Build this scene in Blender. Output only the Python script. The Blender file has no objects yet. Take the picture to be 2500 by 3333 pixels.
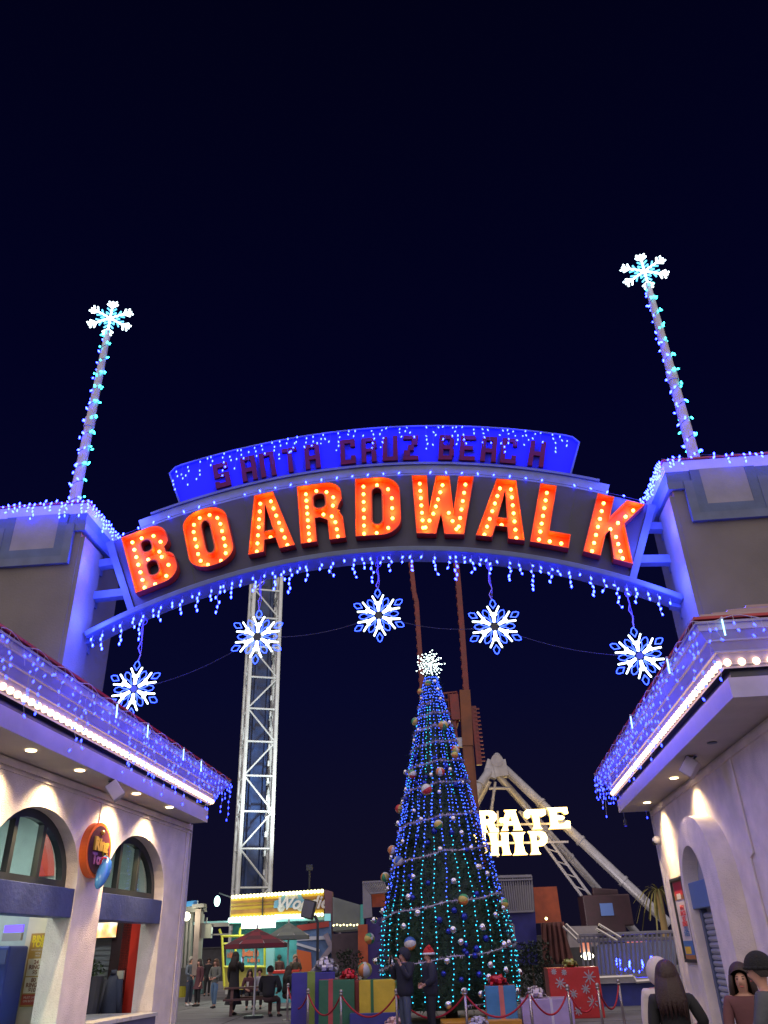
import bpy, bmesh, math, random
from math import radians as R, sin, cos, pi, tan, atan2, sqrt, hypot
from mathutils import Vector, Matrix
from mathutils.geometry import tessellate_polygon
random.seed(7)
sc = bpy.context.scene
COL = sc.collection

# ------------------------------------------------------------------ camera
FPX, CX, CY, VPX, VPY, EYE = 2520.0, 1250.0, 1666.5, 1090.0, -2750.0, 1.55
pitch = math.atan(FPX / hypot(VPX - CX, VPY - CY))
roll = math.atan((CX - VPX) / (CY - VPY))
FW = Vector((0, cos(pitch), sin(pitch)))
UP0 = Vector((0, -sin(pitch), cos(pitch)))
RT0 = Vector((1, 0, 0))
CR = RT0 * cos(roll) - UP0 * sin(roll)
CU = RT0 * sin(roll) + UP0 * cos(roll)
CAMP = Vector((0, 0, EYE))
cam = bpy.data.cameras.new('camera')
cam.sensor_fit = 'VERTICAL'
cam.sensor_height = 24.0
cam.lens = 24.0 * FPX / 3333.0
cam.clip_end = 3000
co = bpy.data.objects.new('camera', cam)
COL.objects.link(co)
m3 = Matrix((CR, CU, -FW)).transposed()
co.matrix_world = Matrix.Translation(CAMP) @ m3.to_4x4()
sc.camera = co

def ray(x, y): return FW + CR * ((x - CX) / FPX) + CU * ((CY - y) / FPX)
def atY(x, y, Y):
    r = ray(x, y); return CAMP + r * (Y / r.y)
def atZ(x, y, Z):
    r = ray(x, y); return CAMP + r * ((Z - EYE) / r.z)
def hit(x, y, P, az):
    d = Vector((sin(R(az)), cos(R(az)), 0)); n = Vector((d.y, -d.x, 0)); r = ray(x, y)
    return CAMP + r * ((P - CAMP).dot(n) / r.dot(n))

# ------------------------------------------------------------------ materials
MATS = {}
def mat(name, col, rough=.6, metal=0, bump=0, bscale=30, var=0, emit=None, es=0, trans=0, coat=0, vscale=3):
    if name in MATS: return MATS[name]
    m = bpy.data.materials.new(name); m.use_nodes = True
    nt = m.node_tree; b = nt.nodes['Principled BSDF']
    b.inputs['Base Color'].default_value = (*col, 1)
    b.inputs['Roughness'].default_value = rough
    b.inputs['Metallic'].default_value = metal
    if trans: b.inputs['Transmission Weight'].default_value = trans
    if coat: b.inputs['Coat Weight'].default_value = coat
    tc = nt.nodes.new('ShaderNodeTexCoord')
    if var:
        n = nt.nodes.new('ShaderNodeTexNoise'); n.inputs['Scale'].default_value = vscale; n.inputs['Detail'].default_value = 6
        nt.links.new(tc.outputs['Object'], n.inputs['Vector'])
        r = nt.nodes.new('ShaderNodeValToRGB'); r.color_ramp.elements[0].position = .3; r.color_ramp.elements[1].position = .7
        r.color_ramp.elements[0].color = (*[c * (1 - var) for c in col], 1); r.color_ramp.elements[1].color = (*[min(1, c * (1 + var)) for c in col], 1)
        nt.links.new(n.outputs['Fac'], r.inputs['Fac']); nt.links.new(r.outputs['Color'], b.inputs['Base Color'])
        rr = nt.nodes.new('ShaderNodeMapRange'); rr.inputs['To Min'].default_value = max(0, rough - .12); rr.inputs['To Max'].default_value = min(1, rough + .12)
        nt.links.new(n.outputs['Fac'], rr.inputs['Value']); nt.links.new(rr.outputs['Result'], b.inputs['Roughness'])
    if bump:
        n = nt.nodes.new('ShaderNodeTexNoise'); n.inputs['Scale'].default_value = bscale; n.inputs['Detail'].default_value = 8; n.inputs['Roughness'].default_value = .65
        nt.links.new(tc.outputs['Object'], n.inputs['Vector'])
        bp = nt.nodes.new('ShaderNodeBump'); bp.inputs['Strength'].default_value = bump; bp.inputs['Distance'].default_value = .02
        nt.links.new(n.outputs['Fac'], bp.inputs['Height']); nt.links.new(bp.outputs['Normal'], b.inputs['Normal'])
    if emit:
        b.inputs['Emission Color'].default_value = (*emit, 1); b.inputs['Emission Strength'].default_value = es
    MATS[name] = m
    return m
def glow(name, col, s): return mat(name, (.2, .2, .2), emit=col, es=s)
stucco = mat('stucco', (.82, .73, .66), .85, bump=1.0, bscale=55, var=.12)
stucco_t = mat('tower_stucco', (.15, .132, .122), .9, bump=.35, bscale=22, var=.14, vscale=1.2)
white_trim = mat('white_trim', (.46, .44, .47), .55, bump=.15, bscale=20, var=.08)
bluegrey = mat('blue_grey_paint', (.06, .09, .16), .6, bump=.25, bscale=18, var=.18)
lintel_m = mat('lintel_blue_paint', (.05, .07, .19), .5, bump=.4, bscale=14, var=.2)
slate = mat('sign_panel_paint', (.022, .018, .060), .45, bump=.12, bscale=9, var=.3, vscale=2)
steelp = mat('painted_steel', (.075, .10, .17), .5, bump=.1, bscale=12, var=.2)
redcap = mat('red_cap_paint', (.35, .02, .03), .35, var=.15)
letter_red = mat('letter_red_paint', (.80, .085, .012), .42, bump=.08, bscale=16, var=.12)
letter_side = mat('letter_side_paint', (.42, .03, .035), .5, var=.15)
smallred = mat('small_letter_red', (.10, .0, .002), .95, var=.2)
sign_blue_wash = mat('sign_board_blue_wash', (.016, .018, .50), .95, bump=.1, bscale=7, var=.1)  # pale board; blue wash of the icicle lights put into its colour
wire_m = mat('wire_dark', (.03, .03, .10), .5)
wire_w = mat('wire_white', (.45, .42, .5), .5)
darkframe = mat('dark_window_frame', (.02, .025, .03), .4, var=.2)
redroof = mat('roof_metal', (.22, .14, .16), .4, metal=.3, var=.2)
polem = mat('pole_paint', (.42, .38, .44), .5, bump=.1, var=.12)
e_blue = glow('blue_bulb', (.011, .021, 1), 46)
e_bluel = glow('blue_bulb_dim', (.012, .025, 1), 15)
e_bluedk = glow('blue_mini_led', (.012, .045, 1), 9)
e_teal = glow('teal_bulb', (.03, .75, .80), 10)
e_teal2 = glow('teal_tree_led', (.01, .38, .55), 5.0)
e_blue2 = glow('blue_tree_led', (.03, .09, 1), 6.5)
e_white = glow('cool_white_tube', (.70, .92, 1), 5)
e_white2 = glow('flake_white_tube', (.80, .97, 1), 4)
e_cyan = glow('flake_cyan_tube', (.06, .55, 1), 2.4)
e_warm = glow('warm_globe', (1, .62, .38), 4.5)
e_amber = glow('amber_bulb', (1, .47, .07), 9.5)
e_down = glow('downlight_lens', (1, .74, .40), 9)
e_sign = glow('pirate_letter_light', (1, .66, .20), 9)
e_booth = glow('booth_tube', (.75, 1, .90), 6)
e_boothb = glow('booth_bulb', (1, .93, .40), 4)
e_star = glow('star_led', (.75, 1, .95), 9)

# ------------------------------------------------------------------ mesh builder
class MB:
    def __init__(s): s.v = []; s.f = []; s.m = []
    def add(s, vs, fs, mi=0):
        o = len(s.v); s.v += [Vector(v) for v in vs]; s.f += [tuple(o + i for i in f) for f in fs]; s.m += [mi] * len(fs); return s
    def box(s, c, size, M=None, mi=0):
        c = Vector(c); h = [x / 2 for x in size]
        vs = [Vector((x * h[0], y * h[1], z * h[2])) for x in (-1, 1) for y in (-1, 1) for z in (-1, 1)]
        if M: vs = [M @ v for v in vs]
        return s.add([c + v for v in vs], [(0, 1, 3, 2), (4, 6, 7, 5), (0, 4, 5, 1), (2, 3, 7, 6), (0, 2, 6, 4), (1, 5, 7, 3)], mi)
    def bar(s, a, b, w, h=None, mi=0):
        a = Vector(a); b = Vector(b); d = b - a; h = h or w
        if d.length < 1e-6: return s
        q = d.to_track_quat('X', 'Z').to_matrix()
        return s.box((a + b) / 2, (d.length, w, h), q, mi)
    def cyl(s, a, b, r0, r1=None, n=10, mi=0, caps=True):
        a = Vector(a); b = Vector(b); r1 = r0 if r1 is None else r1
        d = b - a
        if d.length < 1e-6: return s
        q = d.to_track_quat('Z', 'Y').to_matrix()
        vs = [a + q @ Vector((cos(2 * pi * i / n) * r0, sin(2 * pi * i / n) * r0, 0)) for i in range(n)] + \
             [b + q @ Vector((cos(2 * pi * i / n) * r1, sin(2 * pi * i / n) * r1, 0)) for i in range(n)]
        fs = [(i, (i + 1) % n, n + (i + 1) % n, n + i) for i in range(n)]
        if caps: fs += [tuple(range(n - 1, -1, -1)), tuple(range(n, 2 * n))]
        return s.add(vs, fs, mi)
    def tube(s, pts, r, n=6, mi=0):
        for a, b in zip(pts, pts[1:]): s.cyl(a, b, r, n=n, mi=mi)
        return s
    def ball(s, c, r, nu=8, nv=6, mi=0, sc=(1, 1, 1), M=None, mf=None):
        c = Vector(c); vs = []; fs = []
        for j in range(nv + 1):
            t = pi * j / nv
            for i in range(nu):
                p = Vector((sin(t) * cos(2 * pi * i / nu) * sc[0], sin(t) * sin(2 * pi * i / nu) * sc[1], cos(t) * sc[2])) * r
                vs.append(c + (M @ p if M else p))
        o = len(s.f)
        for j in range(nv):
            for i in range(nu):
                a = j * nu + i; b = j * nu + (i + 1) % nu
                if j == 0: fs.append((a, a + nu, b + nu))
                elif j == nv - 1: fs.append((a, a + nu, b))
                else: fs.append((a, a + nu, b + nu, b))
        s.add(vs, fs, mi)
        if mf:
            k = o
            for j in range(nv):
                for i in range(nu): s.m[k] = mf(i, j); k += 1
        return s
    def oct(s, c, r, l=None, mi=0):
        c = Vector(c); l = l or r
        return s.add([c + Vector(v) for v in ((r, 0, 0), (0, r, 0), (-r, 0, 0), (0, -r, 0), (0, 0, l), (0, 0, -l))],
                     [(0, 1, 4), (1, 2, 4), (2, 3, 4), (3, 0, 4), (1, 0, 5), (2, 1, 5), (3, 2, 5), (0, 3, 5)], mi)
    def poly(s, contours, P, A, B, N, depth, mi=0, side=None, front=True, back=True):
        """filled polygon (first contour outer, the rest holes) in plane P + a*A + b*B, thickness depth along N"""
        P = Vector(P)
        flat = [p for c in contours for p in c]
        tris = tessellate_polygon([[Vector((x, y, 0)) for x, y in c] for c in contours])
        f0 = [P + A * x + B * y for x, y in flat]; f1 = [v + N * depth for v in f0]
        side = mi if side is None else side
        if front: s.add(f1, [tuple(t) for t in tris], mi)
        if back: s.add(f0, [tuple(t) for t in tris], mi)
        if depth:
            k = 0
            for c in contours:
                n = len(c)
                s.add([f0[k + i] for i in range(n)] + [f1[k + i] for i in range(n)], [(i, (i + 1) % n, n + (i + 1) % n, n + i) for i in range(n)], side)
                k += n
        return s
    def build(s, name, mats, parent=None, smooth=False, origin=None):
        me = bpy.data.meshes.new(name)
        off = Vector(origin) if origin is not None else Vector((0, 0, 0))
        me.from_pydata([v - off for v in s.v], [], s.f)
        mats = mats if isinstance(mats, (list, tuple)) else [mats]
        for m in mats: me.materials.append(m)
        if len(mats) > 1: me.polygons.foreach_set('material_index', s.m)
        if smooth: me.polygons.foreach_set('use_smooth', [True] * len(me.polygons))
        me.update()
        bm = bmesh.new(); bm.from_mesh(me); bmesh.ops.recalc_face_normals(bm, faces=bm.faces); bm.to_mesh(me); bm.free()
        o = bpy.data.objects.new(name, me); COL.objects.link(o); o.location = off
        if parent: o.parent = parent
        return o
def taper(mb, pts, rs, n=12, mi=0, flat=1.0):
    pts = [Vector(q) for q in pts]; vs = []; fs = []
    for i, q in enumerate(pts):
        d = (pts[min(i + 1, len(pts) - 1)] - pts[max(i - 1, 0)]).normalized()
        a = d.cross(Vector((0.13, 1, .07))); a = a.normalized() if a.length > .05 else Vector((1, 0, 0)); b2 = d.cross(a).normalized()
        vs += [q + (a * cos(2 * pi * k / n) + b2 * sin(2 * pi * k / n) * flat) * rs[i] for k in range(n)]
    for i in range(len(pts) - 1):
        for k in range(n): fs.append((i * n + k, i * n + (k + 1) % n, (i + 1) * n + (k + 1) % n, (i + 1) * n + k))
    fs += [tuple(range(n)), tuple(range((len(pts) - 1) * n, len(pts) * n))]
    return mb.add(vs, fs, mi)
def tag(o, label=None, cat=None, group=None, kind=None):
    if label: o['label'] = label
    if cat: o['category'] = cat
    if group: o['group'] = group
    if kind: o['kind'] = kind
    return o
def thing(name, label, cat, loc=(0, 0, 0), rz=0, group=None):
    o = bpy.data.objects.new(name, None); COL.objects.link(o); o.location = loc; o.rotation_euler = (0, 0, rz)
    o.empty_display_size = .2
    return tag(o, label, cat, group)
def inst(src, name, parent, loc, rot=None, scale=None):
    o = bpy.data.objects.new(name, src.data if hasattr(src, 'data') else src); COL.objects.link(o)
    o.parent = parent; o.location = loc
    if rot: o.rotation_euler = rot
    if scale: o.scale = (scale,) * 3
    return o
def mesh_only(mb, name, mats, smooth=False):
    o = mb.build(name, mats, smooth=smooth); me = o.data; bpy.data.objects.remove(o); return me
def bevel(o, w=.01, seg=2):
    md = o.modifiers.new('bevel', 'BEVEL'); md.width = w; md.segments = seg; md.limit_method = 'ANGLE'; return o
def text_mesh(txt, size, bold=0.0, extrude=.004, shear=0, space=1.0):
    cu = bpy.data.curves.new('t', 'FONT'); cu.body = txt; cu.size = size; cu.extrude = extrude; cu.offset = bold; cu.shear = shear
    cu.space_character = space; cu.align_x = 'CENTER'; cu.align_y = 'CENTER'; cu.resolution_u = 3
    o = bpy.data.objects.new('t', cu); COL.objects.link(o)
    dg = bpy.context.evaluated_depsgraph_get(); dg.update()
    me = bpy.data.meshes.new_from_object(o.evaluated_get(dg)); bpy.data.objects.remove(o); bpy.data.curves.remove(cu)
    return me
def put_text(txt, name, m, parent, P, A, B, size, **kw):
    """text centred at P, running along A, upright along B (parent-local)"""
    me = text_mesh(txt, size, **kw); me.materials.clear(); me.materials.append(m)
    o = bpy.data.objects.new(name, me); COL.objects.link(o)
    A = Vector(A).normalized(); B = Vector(B).normalized(); N = A.cross(B)
    o.matrix_local = Matrix.Translation(Vector(P)) @ Matrix((A, B, N)).transposed().to_4x4()
    if parent: o.parent = parent
    return o
def light(kind, name, loc, col, power, direction=None, **kw):
    l = bpy.data.lights.new(name, kind); l.color = col; l.energy = power
    for k, v in kw.items(): setattr(l, k, v)
    o = bpy.data.objects.new(name, l); COL.objects.link(o); o.location = loc
    if direction is not None: o.rotation_euler = Vector(direction).to_track_quat('-Z', 'Y').to_euler()
    return o

# ------------------------------------------------------------------ world + added soft fill light
w = bpy.data.worlds.new('World'); sc.world = w; w.use_nodes = True
nt = w.node_tree; bg = nt.nodes['Background']
tc = nt.nodes.new('ShaderNodeTexCoord'); sx = nt.nodes.new('ShaderNodeSeparateXYZ'); cr = nt.nodes.new('ShaderNodeValToRGB')
nt.links.new(tc.outputs['Generated'], sx.inputs[0]); nt.links.new(sx.outputs['Z'], cr.inputs['Fac']); nt.links.new(cr.outputs['Color'], bg.inputs['Color'])
e = cr.color_ramp.elements
e[0].position = 0.0; e[0].color = (.0060, .0050, .0150, 1)
e[1].position = 1.0; e[1].color = (.0006, .0006, .0060, 1)
k = cr.color_ramp.elements.new(.28); k.color = (.0022, .0026, .0210, 1)
k = cr.color_ramp.elements.new(.60); k.color = (.0008, .0009, .0145, 1)
bg.inputs['Strength'].default_value = 1.0
light('SUN', 'soft_fill', (0, -20, 30), (1, .87, .84), 3.1, (0.03, .72, -.69), angle=R(140))  # added broad fill from behind the camera, brightens walls, towers and ground

sc.view_settings.view_transform = 'Standard'; sc.view_settings.look = 'None'; sc.view_settings.gamma = 1; sc.view_settings.exposure = 0
BLUE = (.02, .05, 1)
sc.cycles.use_denoising = True
sc.cycles.max_bounces = 5; sc.cycles.diffuse_bounces = 3; sc.cycles.sample_clamp_indirect = 4; sc.cycles.sample_clamp_direct = 0
sc.cycles.caustics_reflective = False; sc.cycles.caustics_refractive = False

# ------------------------------------------------------------------ ground
g = MB(); g.add([(-400, -200, 0), (400, -200, 0), (400, 900, 0), (-400, 900, 0)], [(0, 1, 2, 3)])
tag(g.build('ground', mat('concrete_paving', (.16, .155, .16), .75, bump=.3, bscale=6, var=.25, vscale=.8)), 'grey concrete boardwalk paving lit by the stalls', None, kind='structure')
g = MB()
for i in range(14):
    y = 16 + i * 3.0
    g.box((0, y, .002), (60, .03, .004))
for i in range(18):
    g.box((-26 + i * 3, 36, .003), (.03, 42, .004))
tag(g.build('paving_joints', mat('joint_dark', (.07, .07, .07), .9)), 'dark joints between the paving slabs', None, kind='structure')

# ------------------------------------------------------------------ bulbs shared meshes
def bulb_mesh(name, m, r, l, n=6):
    b = MB(); b.ball((0, 0, 0), r, n, 5, sc=(1, 1, l / r)); return mesh_only(b, name, [m], True)
BL = bulb_mesh('bulb', e_blue, .020, .036)
BLS = bulb_mesh('bulb', e_blue, .016, .028)
BLD = bulb_mesh('bulb', e_bluel, .013, .024)
GLOBE = bulb_mesh('bulb', e_warm, .043, .046, 10)
AMB = bulb_mesh('bulb', e_amber, .037, .037, 10)

def light_string(t, pos, mesh, limit=100, rotated=True, parent=None):
    """first `limit` bulbs as parts, any surplus as one stuff part"""
    pos = [Vector(p) for p in pos]
    pos.sort(key=lambda p: (t.matrix_basis @ p - CAMP).length)
    for p in pos[:limit]:
        rt = (random.uniform(-.7, .7), random.uniform(-.7, .7), 0) if rotated else None
        inst(mesh, 'bulb', t, p, rt)
    rest = pos[limit:]
    if rest:
        vs = [v.co.copy() for v in mesh.vertices]; fs = [tuple(f.vertices) for f in mesh.polygons]
        b = MB()
        for p in rest: b.add([p + v for v in vs], fs)
        o = b.build('small_bulbs', list(mesh.materials), t, smooth=True); o['kind'] = 'stuff'

# ================================================================== GATE
G0 = Vector((-6.2565, 13.9831, 0)); GA = Vector((sin(R(93.75)), cos(R(93.75)), 0)); GD = Vector((-GA.y, GA.x, 0))  # along, depth(away)
GD = Vector((sin(R(3.75)), cos(R(3.75)), 0))
GROT = atan2(GA.y, GA.x)
SPAN = 12.0
def tower(sgn, label, ref):
    # local frame: x = along the gate, y = away from the camera
    base = G0 + (GA * SPAN if sgn > 0 else GA * 0)
    t = thing('gate_tower', label, 'tower', base, GROT)
    X = lambda a: a * sgn            # outward along gate
    D = 2.10 if sgn < 0 else 1.72; W = 4.2
    b = MB()
    b.box((X(W / 2), D / 2, 4.66), (W, D, 9.32))
    # pilaster on the inner face (towards the arch)
    b.box((X(-.045), .46, 4.6), (.09, .90, 9.2))
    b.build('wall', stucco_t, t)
    # parapet: cornice, blue bands and key shaped drop
    c = MB()
    cc = MB(); cc.box((X(W / 2 - .03), D / 2, 9.40), (W + .13, D + .13, .16)); cc.build('cornice', steelp, t)
    c.box((X(W / 2 - .03), D / 2, 9.86), (W + .04, D + .04, .26))
    c.build('parapet', white_trim, t); 
    c = MB()
    c.box((X(W / 2 - .03), D / 2, 9.605), (W + .09, D + .09, .248))
    c.build('blue_band', bluegrey, t)
    # U shaped drop of blue trim on the front face
    k0, k1 = (.32, 1.62) if sgn < 0 else (.40, 1.64)
    zt, zb = 9.48, 8.58; zt2 = 9.729
    u = MB()
    for lo, hi, dep, mi in ((0, .17, .085, 1), (.17, .36, .075, 0)):
        u.box((X(k0 + (lo + hi) / 2 - .18), -dep / 2 - .001, ((zt2 if mi == 0 else zt) + zb + lo) / 2), ((hi - lo), dep, (zt2 if mi == 0 else zt) - zb - lo), mi=mi)
        u.box((X(k1 - (lo + hi) / 2 + .18), -dep / 2 - .001, ((zt2 if mi == 0 else zt) + zb + lo) / 2), ((hi - lo), dep, (zt2 if mi == 0 else zt) - zb - lo), mi=mi)
        u.box((X((k0 + k1) / 2), -dep / 2 - .002, zb + (lo + hi) / 2), (k1 - k0 + .36 - 2 * hi, dep, hi - lo), mi=mi)
    u.build('key_trim', [bluegrey, steelp], t)
    c = MB(); c.box((X((k0 + k1) / 2), -.036, (zb + .362 + 9.74) / 2), (k1 - k0 - .366, .070, 9.74 - zb - .362)); c.build('key_infill', mat('infill_paint', (.22, .21, .22), .7, bump=.2, var=.12), t)
    c = MB(); c.box((X(W / 2 - .03), D / 2, 10.022), (W + .09, D + .09, .045)); bevel(c.build('cap_rail', redcap, t), .015)
    return t, D
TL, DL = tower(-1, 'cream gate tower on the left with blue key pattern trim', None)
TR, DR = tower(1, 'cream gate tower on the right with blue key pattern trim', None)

def gate_pt(a, z, y=0.0): return G0 + GA * a + GD * y + Vector((0, 0, z))

# icicle lights on tower parapets: front + inner side
def parapet_lights(sgn, D, label):
    base = G0 + (GA * SPAN if sgn > 0 else GA * 0)
    t = thing('icicle_lights', label, 'string lights', base, GROT)
    pos = []; wv = MB(); pts = []
    n = 0
    for i in range(30):
        a = -.10 + i * .115 * (1 if sgn < 0 else 1)
        if a > 3.2: break
        pts.append((sgn * a, -.13 - random.uniform(0, .03), 9.98 + random.uniform(-.03, .05)))
    for p in pts[::1]:
        L = random.choice((0, 0, 1, 2, 3, 4)) if sgn < 0 else random.choice((0, 0, 0, 0, 1, 2, 3))
        if sgn > 0 and random.random() < .3: continue
        pos.append(p)
        for q in range(L): pos.append((p[0] + random.uniform(-.03, .03), p[1] - .01, p[2] - .085 * (q + 1)))
        if L: wv.cyl(p, (p[0], p[1], p[2] - .085 * L), .004, n=4)
    wv.tube(pts, .005, 4)
    pts = []
    for i in range(18):
        y = -.1 + i * D / 16
        pts.append((-sgn * .15, y, 9.96 + random.uniform(-.03, .04)))
    for p in pts:
        L = random.choice((0, 1, 2, 3, 4))
        pos.append(p)
        for q in range(L): pos.append((p[0] - sgn * .01, p[1] + random.uniform(-.03, .03), p[2] - .085 * (q + 1)))
        if L: wv.cyl(p, (p[0], p[1], p[2] - .085 * L), .004, n=4)
    wv.tube(pts, .005, 4)
    wv.build('wire', wire_m, t)
    light_string(t, pos, BL)
parapet_lights(-1, DL, 'blue icicle lights along the top of the left gate tower')
parapet_lights(1, DR, 'blue icicle lights along the top of the right gate tower')

# ------------------------------------------------------------------ arch sign
YS = .80
CA, CZ = 6.03, -3.88
Rb, Rp0, Rp1 = 12.56, 12.70, 14.50
GT = thing('arch_sign', 'curved entrance sign with red marquee letters spelling BOARDWALK between the towers', 'sign', G0, GROT)
def arc_pt(r, th, y=YS): return Vector((CA + r * sin(th), y, CZ + r * cos(th)))
def arc_slab(mb, r0, r1, t0, t1, y0, y1, n=60, mi=0, slant=None):
    vs = []; fs = []
    for i in range(n + 1):
        f = i / n
        for rr in (r0, r1):
            th = t0 + (t1 - t0) * f
            for yy in (y0, y1): vs.append(arc_pt(rr, th, yy))
    for i in range(n):
        a = i * 4; b = a + 4
        fs += [(a, b, b + 2, a + 2), (a + 1, a + 3, b + 3, b + 1), (a, a + 1, b + 1, b), (a + 2, b + 2, b + 3, a + 3)]
    fs += [(0, 2, 3, 1), (n * 4, n * 4 + 1, n * 4 + 3, n * 4 + 2)]
    mb.add(vs, fs, mi)
b = MB(); arc_slab(b, Rp0, Rp1, -.402, .402, YS - .04, YS + .22); b.build('panel', slate, GT)
for ta_, tb_ in ((-.413, -.4025), (.4025, .413)):
    b = MB(); arc_slab(b, Rp0 - .002, Rp1 + .002, ta_, tb_, YS - .10, YS + .24, 2); b.build('end_frame', steelp, GT)
b = MB(); arc_slab(b, Rb, Rb + .12, -.485, .485, YS - .24, YS + .30); bevel(b.build('bottom_rail', steelp, GT), .02)
b = MB(); arc_slab(b, Rp1 + .003, Rp1 + .30, -.36, .345, YS + .02, YS + .20); 
b.build('top_band', mat('top_band_paint', (.14, .17, .24), .5, bump=.3, bscale=10, var=.25), GT)
b = MB(); arc_slab(b, Rp1 + .303, Rp1 + .36, -.34, .33, YS - .02, YS + .24); b.build('ledge', steelp, GT)
# seams and screws of the panel
for th in (-.30, -.2, -.1, 0, .1, .2, .3):
    b = MB(); b.bar(arc_pt(Rp0 + .03, th, YS - .042), arc_pt(Rp1 - .02, th, YS - .042), .006, .012); b.build('seam', darkframe, GT)
# upper board, straight flared ends with rounded corners
R2a, R2b = Rp1 + .363, Rp1 + 1.36
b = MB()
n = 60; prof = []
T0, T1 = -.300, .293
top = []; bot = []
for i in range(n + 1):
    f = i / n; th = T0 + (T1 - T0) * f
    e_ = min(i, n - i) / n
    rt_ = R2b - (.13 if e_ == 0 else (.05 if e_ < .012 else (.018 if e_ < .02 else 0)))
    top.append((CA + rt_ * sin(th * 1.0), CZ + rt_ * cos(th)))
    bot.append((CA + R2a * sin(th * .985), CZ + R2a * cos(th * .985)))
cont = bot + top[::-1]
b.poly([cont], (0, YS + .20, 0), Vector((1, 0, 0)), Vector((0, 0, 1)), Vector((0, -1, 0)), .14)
b.build('upper_board', sign_blue_wash, GT)
b = MB()
rim = [Vector((x, YS + .05, z)) for x, z in top]
for p, q in zip(rim, rim[1:]): b.bar(p, q, .07, .035)
for s_ in (0, -1): b.bar(Vector((bot[s_][0], YS + .05, bot[s_][1])), rim[s_], .07, .035)
b.build('board_rim', bluegrey, GT)
b = MB()
for th in (-.25, -.12, 0, .12, .25):
    b.bar(arc_pt(Rp1 - .6, th, YS + .30), arc_pt(R2b - .2, th, YS + .30), .08, .08)
b.build('rear_brace', steelp, GT)

# small condensed letters SANTA CRUZ BEACH as strokes on a 0..1 grid
t_ = .18
SM = {
 'S': [(0, .82, 1, 1), (0, .48, .30, .82), (0, .42, 1, .58), (.70, .18, 1, .42), (0, 0, 1, .18), (0, .18, .30, .26), (.7, .72, 1, .82)],
 'A': [(0, 0, .30, 1), (.70, 0, 1, 1), (.30, .84, .70, 1), (.30, .36, .70, .52)],
 'N': [(0, 0, .30, 1), (.70, 0, 1, 1), (.30, .84, .70, 1)],
 'T': [(0, .84, 1, 1), (.35, 0, .65, .84)],
 'C': [(0, 0, .30, 1), (.30, .84, 1, 1), (.30, 0, 1, .16), (.7, .68, 1, .84), (.7, .16, 1, .32)],
 'R': [(0, 0, .30, 1), (.30, .84, .9, 1), (.68, .56, 1, .84), (.30, .42, .9, .56), (.66, 0, .96, .42)],
 'U': [(0, 0, .30, 1), (.70, 0, 1, 1), (.30, 0, .70, .16)],
 'Z': [(0, .84, 1, 1), (0, 0, 1, .16), (.55, .60, .95, .84), (.30, .38, .70, .60), (.05, .16, .45, .38)],
 'B': [(0, 0, .30, 1), (.30, .84, .9, 1), (.70, .58, 1, .84), (.30, .42, .92, .58), (.70, .16, 1, .42), (.30, 0, .9, .16)],
 'E': [(0, 0, .30, 1), (.30, .84, 1, 1), (.30, .42, .85, .58), (.30, 0, 1, .16)],
 'H': [(0, 0, .30, 1), (.70, 0, 1, 1), (.30, .42, .70, .58)],
}
def px_to_arc(x, y):
    p = hit(x, y, G0 + GD * YS, 93.75); v = p - G0
    a = v.dot(GA); z = p.z
    return atan2(a - CA, z - CZ), hypot(a - CA, z - CZ)
smalls = [('S', 722), ('A', 810), ('N', 872), ('T', 945), ('A', 1018), ('C', 1133), ('R', 1202), ('U', 1270), ('Z', 1337),
          ('B', 1452), ('E', 1520), ('A', 1588), ('C', 1652), ('H', 1742)]
ang = []
for ch, x in smalls:
    yy = 1555 - 70 * (1 - ((x - 1300) / 600) ** 2)
    th, r_ = px_to_arc(x, yy); ang.append(th)
for (ch, x), th in zip(smalls, ang):
    hh, ww = .66, .34
    b = MB(); er = Vector((sin(th), 0, cos(th))); et = Vector((cos(th), 0, -sin(th)))
    P = arc_pt(R2a + .07, th, YS + .05) - et * ww / 2
    for j, (x0, y0, x1, y1) in enumerate(SM[ch]):
        d = .05 + j * .0015
        b.poly([[(x0 * ww, y0 * hh), (x1 * ww, y0 * hh), (x1 * ww, y1 * hh), (x0 * ww, y1 * hh)]], P, et, er, Vector((0, -1, 0)), d)
    b.build('small_letter', smallred, GT)

# big channel letters
def arcp(cx, cy, rx, ry, a0, a1, n=6):
    return [(cx + rx * cos(R(a0 + (a1 - a0) * i / n)), cy + ry * sin(R(a0 + (a1 - a0) * i / n))) for i in range(n + 1)]
def rr(x0, y0, x1, y1, rx, ry, n=5):
    return arcp(x1 - rx, y0 + ry, rx, ry, -90, 0, n) + arcp(x1 - rx, y1 - ry, rx, ry, 0, 90, n) + arcp(x0 + rx, y1 - ry, rx, ry, 90, 180, n) + arcp(x0 + rx, y0 + ry, rx, ry, 180, 270, n)
def lp(pts, n):  # evenly spaced points along a polyline
    P = [Vector((x, y)) for x, y in pts]; L = [0]
    for a, b_ in zip(P, P[1:]): L.append(L[-1] + (b_ - a).length)
    out = []
    for i in range(n):
        s = L[-1] * i / (n - 1)
        for j in range(len(P) - 1):
            if s <= L[j + 1] + 1e-9:
                f = (s - L[j]) / max(1e-9, L[j + 1] - L[j]); out.append(tuple(P[j].lerp(P[j + 1], f))); break
    return out
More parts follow.
